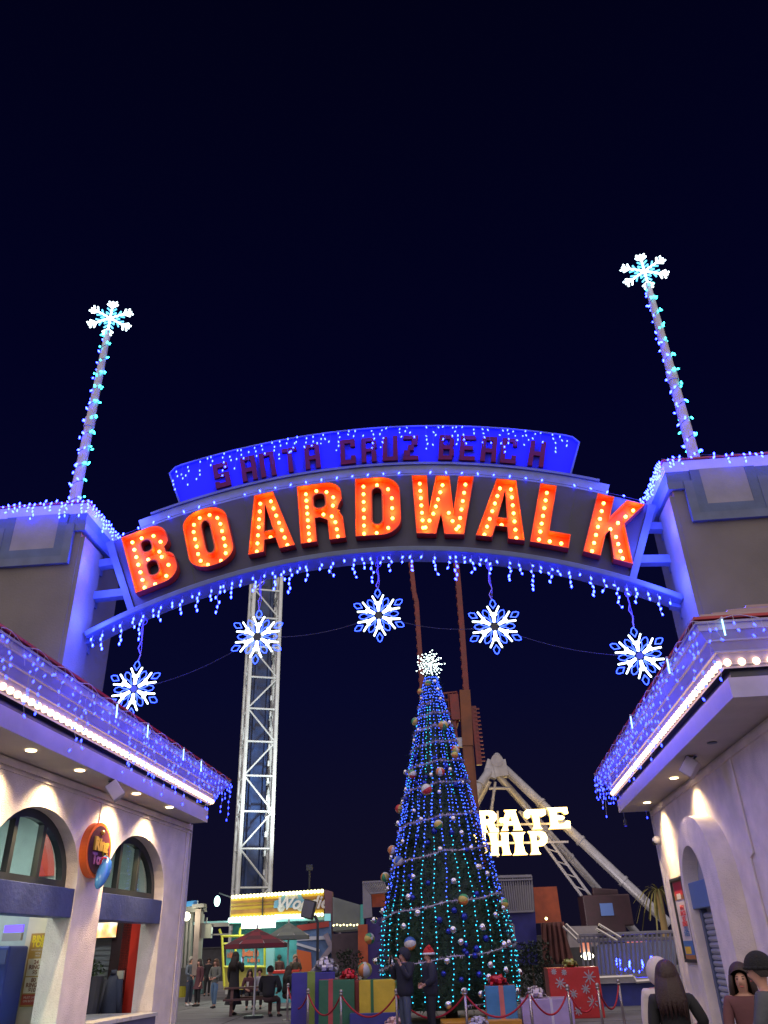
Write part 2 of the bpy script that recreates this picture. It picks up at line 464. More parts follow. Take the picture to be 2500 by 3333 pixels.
LET = {
 'B': ([[(0, 0), *arcp(.40, .22, .22, .22, -90, 0), *arcp(.40, .36, .22, .15, 10, 55, 3), *arcp(.39, .68, .21, .14, -50, 0, 3), *arcp(.39, .80, .21, .20, 0, 90), (0, 1)],
        rr(.235, .185, .375, .42, .06, .06, 3), rr(.235, .60, .365, .80, .06, .06, 3)], .62,
       [lp([(.115, .08), (.115, .90)], 7), lp([(.25, .91), (.42, .87), (.485, .74), (.43, .57)], 4), lp([(.44, .47), (.50, .35), (.49, .2), (.40, .10), (.26, .07)], 4), [(.26, .51)]]),
 'O': ([rr(0, 0, .62, 1, .28, .24, 8), rr(.255, .22, .365, .78, .055, .10, 4)], .62,
       [lp([(.22, .08), (.12, .2), (.12, .8), (.24, .91)], 8), lp([(.40, .08), (.50, .2), (.50, .8), (.38, .91)], 8)]),
 'A': ([[(0, 0), (.215, 0), (.245, .19), (.395, .19), (.425, 0), (.64, 0), (.455, 1), (.185, 1)], [(.262, .34), (.378, .34), (.32, .80)]], .64,
       [lp([(.11, .07), (.245, .88)], 7), lp([(.53, .07), (.395, .88)], 7), [(.32, .26)]]),
 'R': ([[(0, 0), (.22, 0), (.22, .40), (.29, .40), (.385, .34), (.39, 0), (.61, 0), (.60, .36), *arcp(.42, .47, .15, .05, -20, 40, 3), *arcp(.39, .68, .22, .13, -30, 0, 3), *arcp(.39, .80, .22, .20, 0, 90), (0, 1)],
        rr(.22, .57, .375, .81, .06, .06, 3)], .61,
       [lp([(.11, .08), (.11, .89)], 8), lp([(.26, .92), (.42, .87), (.49, .76), (.47, .62)], 4), lp([(.33, .49), (.47, .42), (.49, .28), (.50, .08)], 5)]),
 'D': ([[(0, 0), *arcp(.34, .26, .28, .26, -90, 0, 8), *arcp(.34, .74, .28, .26, 0, 90, 8), (0, 1)], rr(.235, .19, .365, .81, .06, .08, 4)], .62,
       [lp([(.11, .08), (.11, .90)], 7), lp([(.30, .91), (.46, .82), (.50, .7), (.50, .3), (.45, .16), (.28, .08)], 7)]),
 'W': ([[(0, 1), (.215, 1), (.265, .40), (.335, 1), (.525, 1), (.595, .40), (.645, 1), (.86, 1), (.745, 0), (.485, 0), (.43, .34), (.375, 0), (.115, 0)]], .86,
       [lp([(.115, .90), (.20, .08), (.33, .40), (.43, .88)], 14), lp([(.745, .90), (.66, .08), (.53, .40)], 9)]),
 'L': ([[(0, 0), (.50, 0), (.50, .23), (.225, .23), (.225, 1), (0, 1)]], .5,
       [lp([(.11, .90), (.11, .10)], 7), [(.25, .10), (.40, .10)]]),
 'K': ([[(0, 0), (.225, 0), (.225, .36), (.262, .43), (.39, 0), (.635, 0), (.425, .60), (.625, 1), (.385, 1), (.225, .66), (.225, 1), (0, 1)]], .635,
       [lp([(.11, .08), (.11, .90)], 7), lp([(.50, .90), (.27, .50)], 4), lp([(.36, .40), (.50, .09)], 4)]),
}
big = [('B', 505, 1838), ('O', 687, 1762), ('A', 879, 1716), ('R', 1050, 1684), ('D', 1233, 1655), ('W', 1438, 1656), ('A', 1637, 1668), ('L', 1800, 1693), ('K', 1990, 1757)]
LH = 1.41
for ch, x, y in big:
    cont, wd, bl = LET[ch]
    th, r_ = px_to_arc(x, y)
    th0 = th
    er = Vector((sin(th), 0, cos(th))); et = Vector((cos(th), 0, -sin(th)))
    r_ = (Rp0 + Rp1) / 2 + .05
    WX = 1.10
    P = arc_pt(r_ - LH / 2, th, YS - .045) - et * wd * LH * WX / 2
    b = MB(); S = LH
    sc_c = [[(px * S * WX, py * S) for px, py in c] for c in cont]
    N = Vector((0, -1, 0)); dep = .21
    b.poly(sc_c, P, et, er, N, .03, mi=0)
    # walls of the channel: outer skin (darker) and an inner skin 12 mm in
    def inset(c, d):
        n = len(c); out = []
        area = sum(c[i][0] * c[(i + 1) % n][1] - c[(i + 1) % n][0] * c[i][1] for i in range(n)); sg = 1 if area > 0 else -1
        for i in range(n):
            p0 = Vector(c[i - 1]); p1 = Vector(c[i]); p2 = Vector(c[(i + 1) % n])
            e1 = (p1 - p0); e2 = (p2 - p1)
            if e1.length < 1e-6: e1 = e2
            if e2.length < 1e-6: e2 = e1
            e1.normalize(); e2.normalize()
            n1 = Vector((-e1.y, e1.x)) * sg; n2 = Vector((-e2.y, e2.x)) * sg
            m = n1 + n2
            m = n1 if m.length < 1e-3 else m.normalized()
            out.append(tuple(p1 + m * min(d * 2, d / max(.35, m.dot(n1)))))
        return out
    for ci, c in enumerate(sc_c):
        ins = inset(c, .016 if ci == 0 else -.016)
        n = len(c)
        o0 = [P + et * q[0] + er * q[1] for q in c]; o1 = [v + N * dep for v in o0]
        i1 = [P + et * q[0] + er * q[1] + N * dep for q in ins]; i0 = [v - N * (dep - .031) for v in i1]
        fs = [(i, (i + 1) % n, n + (i + 1) % n, n + i) for i in range(n)]
        b.add(o0 + o1, fs, 1); b.add(o1 + i1, fs, 0); b.add(i1 + i0, fs, 0)
    lo = b.build('letter', [letter_red, letter_side], GT)
    allp = [q for grp in bl for q in grp]
    for (px, py) in allp[1::3]:
        wpt = P + et * px * S * WX + er * py * S + N * .17
        light('POINT', 'letter_glow', G0 + GA * wpt.x + GD * wpt.y + Vector((0, 0, wpt.z)), (1, .36, .06), 5.5, shadow_soft_size=.05)
    for grp in bl:
        for (px, py) in grp:
            inst(AMB, 'bulb', lo, P + et * px * S * WX + er * py * S + N * .09)

# globe bulbs on the edge above the panel (blue) -- a string of its own
t = thing('bulb_string', 'sparse row of blue bulbs on the edge above the red letters', 'string lights', G0, GROT)
pos = []
for i in range(34):
    th = -.385 + i * .0235
    if i % 3 == 1 and random.random() < .3: continue
    pos.append(arc_pt(Rp1 + .03, th, YS - .10))
b = MB(); b.tube([arc_pt(Rp1 + .02, -.39 + i * .03, YS - .09) for i in range(27)], .006, 4); b.build('wire', wire_m, t)
light_string(t, pos, BL)

# icicle lights over the upper board
t = thing('icicle_lights', 'dense blue icicle lights draped over the SANTA CRUZ BEACH board', 'string lights', G0, GROT)
pos = []; b = MB()
ths = [T0 + .012 + i * (T1 - T0 - .03) / 62 + random.uniform(-.002, .002) for i in range(63)]
for i, th in enumerate(ths):
    r0 = R2b - .10 - random.uniform(0, .06)
    L = random.choice((2, 3, 4, 5, 6, 3, 5))
    er = Vector((sin(th), 0, cos(th)))
    if i % 2 == 0 or True:
        p = arc_pt(r0, th, YS - .10)
        if i % 4 == 3 and random.random() < .5: continue
        for q in range(L):
            if random.random() < .22: continue
            pos.append(p + Vector((random.uniform(-.05, .05), random.uniform(-.02, .02), -.115 * q)))
        b.cyl(p, p - Vector((0, 0, .115 * (L - 1) + .01)), .0035, n=4)
b.tube([arc_pt(R2b - .10, th, YS - .09) for th in ths[::4]], .005, 4)
b.build('wire', wire_m, t)
light_string(t, pos, BLS, limit=100)

# icicle lights below the bottom rail
t = thing('icicle_lights', 'blue icicle lights hanging under the curved bottom rail of the arch', 'string lights', G0, GROT)
pos = []; b = MB()
i = 0; th = -.475
while th < .475:
    L = (2, 4, 1, 5, 3, 6, 2, 4)[i % 8]; i += 1
    p = arc_pt(Rb - .02, th, YS - .16)
    zz = 0
    pts = [p]
    for q in range(L):
        zz += random.uniform(.075, .115)
        pts.append(p + Vector((random.uniform(-.03, .03), random.uniform(-.03, .03), -zz)))
        pos.append(pts[-1] + Vector((random.choice((-.018, .018)), 0, 0)))
    b.tube(pts, .004, 4)
    th += random.uniform(.011, .021)
b.build('wire', wire_w, t)
light_string(t, pos, BL)

# brackets joining sign and towers
for sgn, a0 in ((-1, 0), (1, SPAN)):
    for z, ain in ((9.02, .55), (8.28, .95), (7.28, .2)):
        b = MB()
        inn = a0 + ain * (-sgn)
        b.bar((a0, YS + .1, z - .05), (inn if z > 7.5 else a0 - sgn * .25, YS + .1, z + (.0 if z > 7.5 else .02)), .20, .17)
        b.box((a0 - sgn * .03, YS + .1, z - .05), (.06, .42, .36)); b.build('bracket', steelp, GT)

# ------------------------------------------------------------------ hanging snowflakes
def flake_meshes(Rr):
    r = .022
    hub = MB(); hub.cyl((0, .03, 0), (0, -.03, 0), .085, n=14)
    hubm = mesh_only(hub, 'hub', [darkframe])
    arm = MB()
    for s in (-1, 1):
        for k in range(4):   # strands of one V arm
            pass
        arm.tube([(0.012 * s, -.01, .12), (.03 * s, -.01, .30), (.135 * s, -.01, .52)], r * 1.05, 6)
        arm.ball((.135 * s, -.01, .52), r * 1.05, 6, 4)
    arm.tube([(0, -.014, .11), (0, -.014, .36)], r * 1.1, 6)
    arm.tube([(-.03, -.012, .28), (-.075, -.012, .33)], r, 6); arm.tube([(.03, -.012, .28), (.075, -.012, .33)], r, 6)
    armm = mesh_only(arm, 'arm_tube', [e_white2])
    def loop(pts, cnt, e):
        b_ = MB()
        P = [Vector((x, 0, z)) for x, z in pts]; P.append(P[0])
        b_.tube(P, .007, 5, mi=1)
        q = lp([(p.x, p.z) for p in P], cnt + 1)[:-1]
        for x, z in q: b_.oct((x, -.02, z), .0165)
        return mesh_only(b_, 'diamond', [e, wire_m])
    dia = loop([(0, .47), (.075, .58), (.04, .67), (0, .70), (-.04, .67), (-.075, .58)], 20, e_bluedk)
    inn = loop([(0, .13), (.028, .27), (.078, .36), (.045, .46), (0, .49), (-.045, .46), (-.078, .36), (-.028, .27)], 28, e_bluedk)
    return hubm, armm, dia, inn
HUB, ARM, DIA, INN = flake_meshes(.7)
flakes = [(437, 2243, 'lowest lit snowflake hanging beside the left gate tower', .0), (838, 2073, 'lit snowflake hanging in front of the lattice drop tower', .03),
          (1233, 2003, 'middle lit snowflake hanging under the D of the arch sign', -.02), (1610, 2040, 'lit snowflake hanging under the arch to the right of the tree star', .02),
          (2082, 2135, 'lit snowflake hanging at the right end beside the right gate tower', -.04)]
fpos = []
for i, (x, y, lab, rt) in enumerate(flakes):
    p = hit(x, y, G0 + GD * (YS - .02), 93.75)
    fpos.append(p)
    t = thing('hanging_snowflake', lab, 'snowflake light', p, GROT + rt * 2, 'snowflakes hanging under the arch')
    S = .80
    inst(HUB, 'hub', t, (0, 0, 0), scale=S)
    for k in range(6):
        a = k * pi / 3 + rt
        inst(ARM, 'arm_tube', t, (0, 0, 0), (0, a, 0), S)
        inst(DIA, 'tip_diamond', t, (0, 0, 0), (0, a, 0), S)
        inst(INN, 'inner_loop', t, (0, 0, 0), (0, a + pi / 6, 0), S)
    # cord up to the rail
    b = MB(); a_ = (p - G0).dot(GA); zt = CZ + sqrt(Rb ** 2 - (a_ - CA) ** 2) - p.z
    pts = [(0, .0, .70 * S)]
    nseg = 7
    for q in range(1, nseg + 1):
        f = q / nseg; pts.append((.05 * sin(q * 2.3 + i) * (1 - f), .02, .70 * S + (zt - .70 * S) * f))
    b.tube(pts, .012, 5)
    b.tube([(.0, .03, .70 * S), (.03, .03, .70 * S + .2), (.0, .03, zt)], .006, 4)
    for q in range(9): 
        a0 = q / 8 * 2 * pi
        if q: b.cyl(prev, (.06 * cos(a0) + .02, .02, zt - .16 + .07 * sin(a0)), .006, n=4)
        prev = (.06 * cos(a0) + .02, .02, zt - .16 + .07 * sin(a0))
    b.build('cord', mat('cord', (.25, .2, .6), .5), t)
b = MB()
for i in range(4):
    p, q = fpos[i], fpos[i + 1]
    pts = [p.lerp(q, f / 10) + Vector((0, .03, -.14 * sin(pi * f / 10))) for f in range(11)]
    b.tube(pts, .006, 4)
tag(b.build('guy_wire', wire_m), 'thin cable strung from snowflake to snowflake below the arch', 'cable')

# ------------------------------------------------------------------ poles with snowflake toppers
def top_flake():
    w_ = MB()
    for k in range(1):
        w_.tube([(0, 0, .04), (0, 0, .60)], .026, 6); w_.ball((0, 0, .60), .028, 6, 4)
        for z, l in ((.52, .13), (.40, .17)):
            for s in (-1, 1):
                w_.tube([(0, 0, z), (s * l * .75, 0, z + l * .62)], .026, 6); w_.ball((s * l * .75, 0, z + l * .62), .028, 6, 4)
    arm = mesh_only(w_, 'flake_arm', [e_white])
    c_ = MB()
    for s in (-1, 1): c_.tube([(0, 0, .22), (s * .12, 0, .36), (s * .06, 0, .30)], .022, 5)
    c_.tube([(-.13, .0, .22), (.0, .0, .12), (.13, 0, .22)], .02, 5)
    return arm, mesh_only(c_, 'flake_inner', [e_cyan])
TARM, TINN = top_flake()
def pole(base, top, lab, labf, labs, rot):
    t = thing('flag_pole', lab, 'pole', base)
    L = (top - base).length; ax = (top - base)
    b = MB(); b.cyl((0, 0, -.1), ax, .125, .075, n=14); b.cyl((0, 0, -.1), (0, 0, .06), .2, n=14)
    b.build('shaft', polem, t, smooth=False)
    b = MB(); b.cyl(ax * .44, ax * .49, .122, .118, n=14); b.build('collar', polem, t)
    # wrapped lights
    s = thing('bulb_string', labs, 'string lights', base)
    wv = MB(); pts = []; nb = 0
    turns = 12
    cl = []
    for q in range(200):
        f = q / 199; a = f * turns * 2 * pi
        r_ = .132 - .05 * f
        pts.append(ax * f + Vector((cos(a) * r_, sin(a) * r_, 0)))
    wv.tube(pts[::2], .006, 4); wv.build('wire', wire_m, s)
    for q in range(0, 199, 3):
        p = pts[q] * 1.0; f = q / 199
        for _ in range(random.choice((1, 1, 2, 2))):
            tealy = (q // 8) % 2 == 0
            o = inst(TEALB if tealy else BL, 'bulb', s, p + Vector([random.uniform(-.035, .035) for _ in range(3)]) + Vector((p.x - ax.x * f, p.y - ax.y * f, 0)) * .25,
                     (random.uniform(-1, 1), random.uniform(-1, 1), 0), 1.15)
    f_ = thing('pole_top_snowflake', labf, 'snowflake light', top + Vector((0, -.02, .42)), GROT + rot, 'snowflakes on the gate poles')
    hb = MB(); hb.cyl((0, .03, 0), (0, .06, 0), .09, n=10); hb.build('hub', steelp, f_)
    light('POINT', 'snowflake_glow', top + Vector((0, -.5, .1)), (.55, .75, 1), 9, shadow_soft_size=.3)
    for k in range(6):
        inst(TARM, 'arm_tube', f_, (0, 0, 0), (0, k * pi / 3, 0), .92)
        inst(TINN, 'inner_tube', f_, (0, 0, 0), (0, k * pi / 3, 0), .92)
TEALB = bulb_mesh('bulb', e_teal, .020, .036)
bl_ = Vector((-6.80, 14.55, 10.05)); br_ = Vector((6.52, 13.62, 10.05))
ptl = hit(352, 1078, bl_, 93.75); ptr = hit(2108, 925, br_, 93.75)
pole(bl_, ptl, 'pale pole on the left gate tower wrapped in lights', 'glowing white snowflake on top of the left tower pole', 'blue and teal bulbs wound around the left tower pole', .25)
pole(br_, ptr, 'pale pole on the right gate tower wrapped in lights', 'glowing white snowflake on top of the right tower pole', 'blue and teal bulbs wound around the right tower pole', -.2)


# light thrown by the blue strings
for a, z, y in ((.42, 8.7, .1), (.45, 7.6, .2), (.8, 6.5, -.1), (.6, 9.9, .5), (SPAN - .42, 8.7, .1), (SPAN - .45, 7.6, .2), (SPAN - .8, 6.5, -.1), (SPAN - .6, 9.9, .5)):
    light('POINT', 'string_glow', gate_pt(a, z - .1, y), (.05, .08, 1), 150, shadow_soft_size=.3)
for i in range(9):
    th = T0 + .02 + (T1 - T0 - .04) * i / 8
    pp = arc_pt(R2b - .22, th, YS - .32); light('POINT', 'string_glow', G0 + GA * pp.x + GD * pp.y + Vector((0, 0, pp.z)), (.006, .012, 1), 60, shadow_soft_size=.12)

for a, w_ in ((-.5, 9), (-1.3, 9), (-2.1, 7), (SPAN + .5, 7), (SPAN + 1.3, 7), (SPAN + 2.2, 6)):
    light('POINT', 'string_glow', gate_pt(a, 9.85, -.42), (.01, .02, 1), w_, shadow_soft_size=.12)
# ================================================================== BUILDINGS
def glass_mat():
    m = bpy.data.materials.new('window_glass'); m.use_nodes = True; nt = m.node_tree
    for n in list(nt.nodes):
        if n.type != 'OUTPUT_MATERIAL': nt.nodes.remove(n)
    o = nt.nodes['Material Output']; mx = nt.nodes.new('ShaderNodeMixShader'); tr = nt.nodes.new('ShaderNodeBsdfTransparent'); gl = nt.nodes.new('ShaderNodeBsdfGlossy')
    tr.inputs[0].default_value = (.9, .97, .95, 1); gl.inputs['Roughness'].default_value = .03; mx.inputs[0].default_value = .10
    nt.links.new(tr.outputs[0], mx.inputs[1]); nt.links.new(gl.outputs[0], mx.inputs[2]); nt.links.new(mx.outputs[0], o.inputs[0]); return m
glass = glass_mat()
fascia_m = mat('fascia_paint', (.36, .33, .45), .38, bump=.12, bscale=12, var=.1)
channel_m = mat('dark_channel', (.015, .015, .03), .3)
soffit_m = mat('soffit_paint', (.46, .42, .38), .7, bump=.2, bscale=25, var=.08)
cream = mat('cream_paint', (.66, .60, .46), .6, bump=.1, var=.06)
redp = mat('red_gloss_paint', (.70, .045, .03), .35, var=.1)
palewall = mat('pale_interior', (.42, .50, .50), .7, var=.12)
shutter_m = mat('shutter_grey', (.30, .32, .36), .45, metal=.2, var=.1)

class Frame:
    def __init__(s, P, az, vs):
        s.P = Vector((P[0], P[1], 0)); s.az = az; s.rz = R(90 - az); s.vs = vs
        s.d = Vector((sin(R(az)), cos(R(az)), 0)); s.y = Vector((-s.d.y, s.d.x, 0)); s.out = s.y * vs
    def L(s, u, v, z): return Vector((u, v * s.vs, z))
    def W(s, u, v, z): return s.P + s.d * u + s.out * v + Vector((0, 0, z))
    def inv(s, p): q = Vector(p) - s.P; return q.dot(s.d), q.dot(s.out), p[2]
    def px(s, x, y, v=0):
        p = hit(x, y, s.P + s.out * v, s.az); u, vv, z = s.inv(p); return u, z
    def pxu(s, x, y, u):
        """hit on the plane u = const"""
        p = hit(x, y, s.P + s.d * u, s.az + 90); uu, v, z = s.inv(p); return v, z
FL = Frame((-4.2315, 17.078), 8.0, -1)
FR = Frame((5.3538, 17.215), 4.5, 1)

def sweep(mb, F, path, dirs, prof, mi=0):
    n = len(prof); vs = []
    for (u, v), (du, dv) in zip(path, dirs):
        for o, z in prof: vs.append(F.L(u + du * o, v + dv * o, z))
    fs = []
    for i in range(len(path) - 1):
        for j in range(n - 1):
            a = i * n + j; fs.append((a, a + n, a + n + 1, a + 1))
    mb.add(vs, fs, mi)

def eaves(F, path, dirs, rooth, t, roofz):
    b = MB(); sweep(b, F, path, dirs, [(-.02, 3.999), (0, 3.999), (0, 4.235), (-.06, 4.235)])
    b.build('fascia', fascia_m, t)
    b = MB(); sweep(b, F, path, dirs, [(-.055, 4.238), (-.055, 4.335), (.02, 4.335)]); b.build('gutter_channel', channel_m, t)
    b = MB(); sweep(b, F, path, dirs, [(.02, 4.338), (.025, 4.40), (.09, 4.50), (.12, 4.505), (.12, 4.525), (.18, 4.61), (.21, 4.615), (.21, 4.635), (.27, 4.715), (.30, 4.72), (.30, 4.80), (.32, 4.80), (.32, 4.83), (.26, 4.85)])
    b.build('cove_moulding', fascia_m, t)
    b = MB(); sweep(b, F, path, dirs, [(.26, 4.853), (.335, 4.853), (.335, 4.885), (.24, 4.90)]); b.build('roof_edge', redcap, t)
    b = MB(); sweep(b, F, path, dirs, [(.24, 4.903), (.20, 4.96), (.0, 5.02), (-.02, 5.06), (-.3, 5.16), (-.32, 5.20), (-.7, 5.36), (-.72, 5.40), (-1.3, 5.62), (-1.32, 5.66), (-2.6, roofz)])
    b.build('roof', redroof, t)

def along(path, dirs, o, z, step, jitter=0, F=None):
    out = []
    P = [Vector((u + du * o, v + dv * o)) for (u, v), (du, dv) in zip(path, dirs)]
    for a, b_ in zip(P, P[1:]):
        L = (b_ - a).length; n = max(1, int(L / step)); nrm = Vector((-(b_ - a).y, (b_ - a).x)).normalized()
        for i in range(n):
            q = a.lerp(b_, (i + .5) / n); out.append(F.L(q.x, q.y, z))
    return out

# ---------------- left building (ring game booth)
T = thing('game_booth_building', 'pinkish stucco game booth building on the left with arched windows and blue lintels', 'building', FL.P, FL.rz)
def arch_cont(ua, ub, zb, zs, rise, n=20):
    c = (ua + ub) / 2; r = (ub - ua) / 2
    return [(ua, zb), (ub, zb)] + [(c + r * cos(pi * i / n), zs + rise * sin(pi * i / n)) for i in range(n + 1)]
ops = [(-6.68, -4.30, .74, 2.62, .90), (-3.45, -1.06, .74, 2.62, .90)]
b = MB()
A_, B_ = Vector((1, 0, 0)), Vector((0, 0, 1))
N_ = Vector((0, FL.vs, 0))
b.poly([[(-11, 0), (0, 0), (0, 4.12), (-11, 4.12)]] + [arch_cont(*o) for o in ops], FL.L(0, -.38, 0), A_, B_, N_, .38)
b.box(FL.L(-.19, -2.4, 2.06), (.36, 4.0, 4.1))
wl = b.build('wall', stucco, T)
b = MB(); b.box(FL.L(.012, .006, 2.0), (.05, .05, 4.0)); b.box(FL.L(-.6, .012, .1), (1.1, .03, .2)); b.build('corner_bead', white_trim, T)
# mouldings under the soffit
b = MB(); b.box(FL.L(-5.5, .02, 3.93), (11.0, .04, .09)); b.box(FL.L(-5.5, .012, 3.84), (11.0, .024, .03)); b.build('wall_moulding', stucco, T)
for k, (ua, ub, zb, zs, rise) in enumerate(ops):
    c = (ua + ub) / 2; r = (ub - ua) / 2
    b = MB(); b.box(FL.L(c, -.16, 2.35), (ub - ua - .004, .30, .385)); bevel(b.build('lintel', lintel_m, T), .008)
    # dark arched window frame, inset
    n = 24; zf = 2.545; v0 = -.20
    def ring(f, dz=0): return [(c + (r - f) * cos(pi * i / n), zs + (rise - f * .95) * sin(pi * i / n)) for i in range(n + 1)]
    outer = [(c - r + .003, zf), (c + r - .003, zf)] + ring(.004)
    inner = [(c - r + .13, zf + .11), (c + r - .13, zf + .11)] + [(x, max(z, zf + .11)) for x, z in ring(.13)]
    b = MB(); b.poly([outer, inner], FL.L(0, v0 - .08, 0), A_, B_, N_, .10)
    for mu in (c - .33, c + .40):
        zt = zs + rise * sqrt(max(0, 1 - ((mu - c) / r) ** 2)) - .10
        b.box(FL.L(mu, v0 - .032, (zf + .1 + zt) / 2), (.085, .09, zt - zf - .1))
    wf = b.build('window_frame', darkframe, T)
    g_ = MB(); g_.poly([inner], FL.L(0, v0 - .045, 0), A_, B_, N_, .006); g_.build('pane', glass, wf)
# interior: floors, backs, partition walls facing the camera
b = MB(); b.box(FL.L(-5.5, -4.6, 2.0), (11, .1, 4.0)); b.box(FL.L(-5.5, -2.5, 3.95), (11, 4.2, .06)); b.build('back_wall', palewall, T)
b = MB(); b.box(FL.L(-.42, -2.45, 2.0), (.08, 4.1, 3.9)); b.build('partition', palewall, T)
b = MB(); b.box(FL.L(-3.86, -2.45, 2.0), (.08, 4.1, 3.9)); b.build('partition', palewall, T)
# booth 2 (far): items on partition u=-.46, seen through the opening
def ppanel(F, u, pxs, mats_, name, parent, dv=.02, **kw):
    """box on the plane u=const between two image points"""
    (x0, y0), (x1, y1) = pxs
    va, za = F.pxu(x0, y0, u); vb, zb = F.pxu(x1, y1, u)
    b_ = MB(); b_.box(F.L(u, (va + vb) / 2, (za + zb) / 2), (dv, abs(vb - va), abs(za - zb)))
    return b_.build(name, mats_, parent, **kw), (va, za, vb, zb)
ppanel(FL, -.50, ((436, 3000), (500, 3360)), cream, 'cream_panel', T, .05)
ppanel(FL, -.55, ((408, 3000), (434, 3330)), redp, 'red_post', T, .12)
ppanel(FL, -.56, ((376, 3000), (404, 3270)), mat('dark_curtain', (.03, .012, .02), .7, var=.3), 'dark_curtain', T, .10)
o, q = ppanel(FL, -.50, ((262, 3050), (374, 3340)), shutter_m, 'roller_shutter', T, .03)
b = MB(); va, za, vb, zb = q
zz = min(za, zb) + .05
while zz < max(za, zb): b.box(FL.L(-.525, (va + vb) / 2, zz), (.02, abs(va - vb), .045)); zz += .085
b.build('slats', shutter_m, o)
ppanel(FL, -.60, ((290, 3002), (378, 3054)), mat('dark_box', (.03, .03, .03), .5), 'menu_box', T, .10)
# glowing food menu
def menu_mat():
    m = bpy.data.materials.new('menu_picture'); m.use_nodes = True; nt = m.node_tree; b = nt.nodes['Principled BSDF']
    t_ = nt.nodes.new('ShaderNodeTexCoord'); v = nt.nodes.new('ShaderNodeTexVoronoi'); v.inputs['Scale'].default_value = 6; r = nt.nodes.new('ShaderNodeValToRGB')
    nt.links.new(t_.outputs['Object'], v.inputs['Vector']); nt.links.new(v.outputs['Distance'], r.inputs[0])
    r.color_ramp.elements[0].color = (.8, .12, .02, 1); r.color_ramp.elements[1].color = (1, .95, .8, 1); x = r.color_ramp.elements.new(.42); x.color = (1, .55, .05, 1)
    r.color_ramp.elements[2].position = .75
    nt.links.new(r.outputs[0], b.inputs['Emission Color']); b.inputs['Emission Strength'].default_value = 1.3; return m
ppanel(FL, -.665, ((294, 3005), (376, 3050)), menu_mat(), 'menu_picture', T, .02)
ppanel(FL, -.63, ((379, 3160), (402, 3188)), mat('white_plastic', (.6, .6, .58), .4), 'switch_box', T, .05)
# small special-offer poster
sp, q = ppanel(FL, -.545, ((416, 3130), (468, 3202)), mat('poster_green', (.25, .50, .06), .5), 'offer_poster', None, .01)
tag(sp, 'small green white and red special offer poster on the cream panel inside the far booth', 'poster')
va, za, vb, zb = q
b = MB(); b.box(FL.L(-.555, (va + vb) / 2, za - .14), (.012, abs(va - vb) * .98, .20)); pw = b.build('white_field', mat('poster_white', (.75, .75, .70), .5), sp)
b = MB(); b.box(FL.L(-.563, (va + vb) / 2, za - .06), (.006, abs(va - vb) * .8, .03)); b.build('blue_wave', mat('poster_blue', (.05, .25, .5), .5), sp)
b = MB(); b.box(FL.L(-.563, (va + vb) / 2, za - .12), (.006, abs(va - vb) * .85, .06)); b.box(FL.L(-.563, (va + vb) / 2, za - .205), (.006, abs(va - vb) * .8, .04)); b.build('red_lettering', mat('poster_red', (.6, .03, .05), .5), sp)
sp.location = FL.P; sp.rotation_euler = (0, 0, FL.rz)
# counter of the far booth
b = MB(); u0_, u1_ = -3.42, -1.08
b.box(FL.L((u0_ + u1_) / 2, -.5, .765), (u1_ - u0_, 1.25, .05)); o = b.build('counter_top', mat('counter_white', (.6, .58, .54), .3, var=.05), T)
b = MB(); b.box(FL.L((u0_ + u1_) / 2, -.06, .55), (u1_ - u0_ - .01, .3, .375)); b.build('counter_front', mat('counter_front_paint', (.12, .12, .2), .5, var=.1), T)
b = MB(); b.box(FL.L(-5.49, -.5, .765), (2.36, 1.25, .05)); b.build('counter_top', mat('counter_aqua', (.25, .55, .50), .4, var=.05), T)
# planter with shrub, towel, red tray, hanging jacket inside the far booth
p = atY(322, 3328, 14.9); 
def on_counter(x, y, z=.79): return atZ(x, y, z)
t = thing('towel', 'crumpled white towel lying on the far booth counter', 'towel', on_counter(352, 3293))
b = MB(); b.ball((0, 0, .03), 1, 16, 10, sc=(.17, .12, .05))
for v in b.v: v.z += .02 * sin(v.x * 40) * cos(v.y * 33); v.x += .02 * sin(v.z * 90 + v.y * 30)
b.build('cloth', mat('towel_cloth', (.7, .68, .62), .9, bump=.5, bscale=60), t, smooth=True)
t = thing('red_tray', 'red plastic tray at the back of the far booth counter', 'tray', on_counter(360, 3280) + Vector((0, .18, 0)))
b = MB(); b.box((0, 0, .012), (.42, .22, .02)); b.box((0, .11, .05), (.42, .012, .09)); b.box((0, -.11, .035), (.42, .012, .06)); b.box((.21, 0, .05), (.012, .22, .09)); b.box((-.21, 0, .05), (.012, .22, .09))
bevel(b.build('tray', mat('tray_red', (.6, .04, .05), .35), t), .01)
def local_u(F, x, y, u, dz=0):
    v, z = F.pxu(x, y, u); return F.W(u, v, z)
p = local_u(FL, 285, 3290, -.95)
t = thing('planter', 'tall dark planter with a green shrub standing inside the far booth', 'planter', (p.x, p.y, 0))
b = MB(); b.cyl((0, 0, 0), (0, 0, 1.36), .13, .22, n=16); b.build('pot', mat('pot_dark', (.035, .04, .06), .5, var=.2), t, smooth=False)
b = MB()
for i in range(150):
    a = random.uniform(0, 2 * pi); r_ = random.uniform(0, .22); z = 1.36 + random.uniform(0, .28) * (1 - r_ * 2)
    q = Vector((cos(a) * r_, sin(a) * r_, z)); d = Vector((random.uniform(-1, 1), random.uniform(-1, 1), random.uniform(.2, 1))) * .06
    s_ = Vector((-d.y, d.x, 0)) * .4; b.add([q - s_, q + d, q + s_], [(0, 1, 2)])
b.build('foliage', mat('shrub_leaf', (.05, .10, .03), .6, var=.5), t)
p = local_u(FL, 362, 3240, -.75)
t = thing('jacket', 'dark blue jacket hanging from a hook inside the far booth', 'jacket', p, FL.rz + pi / 2)
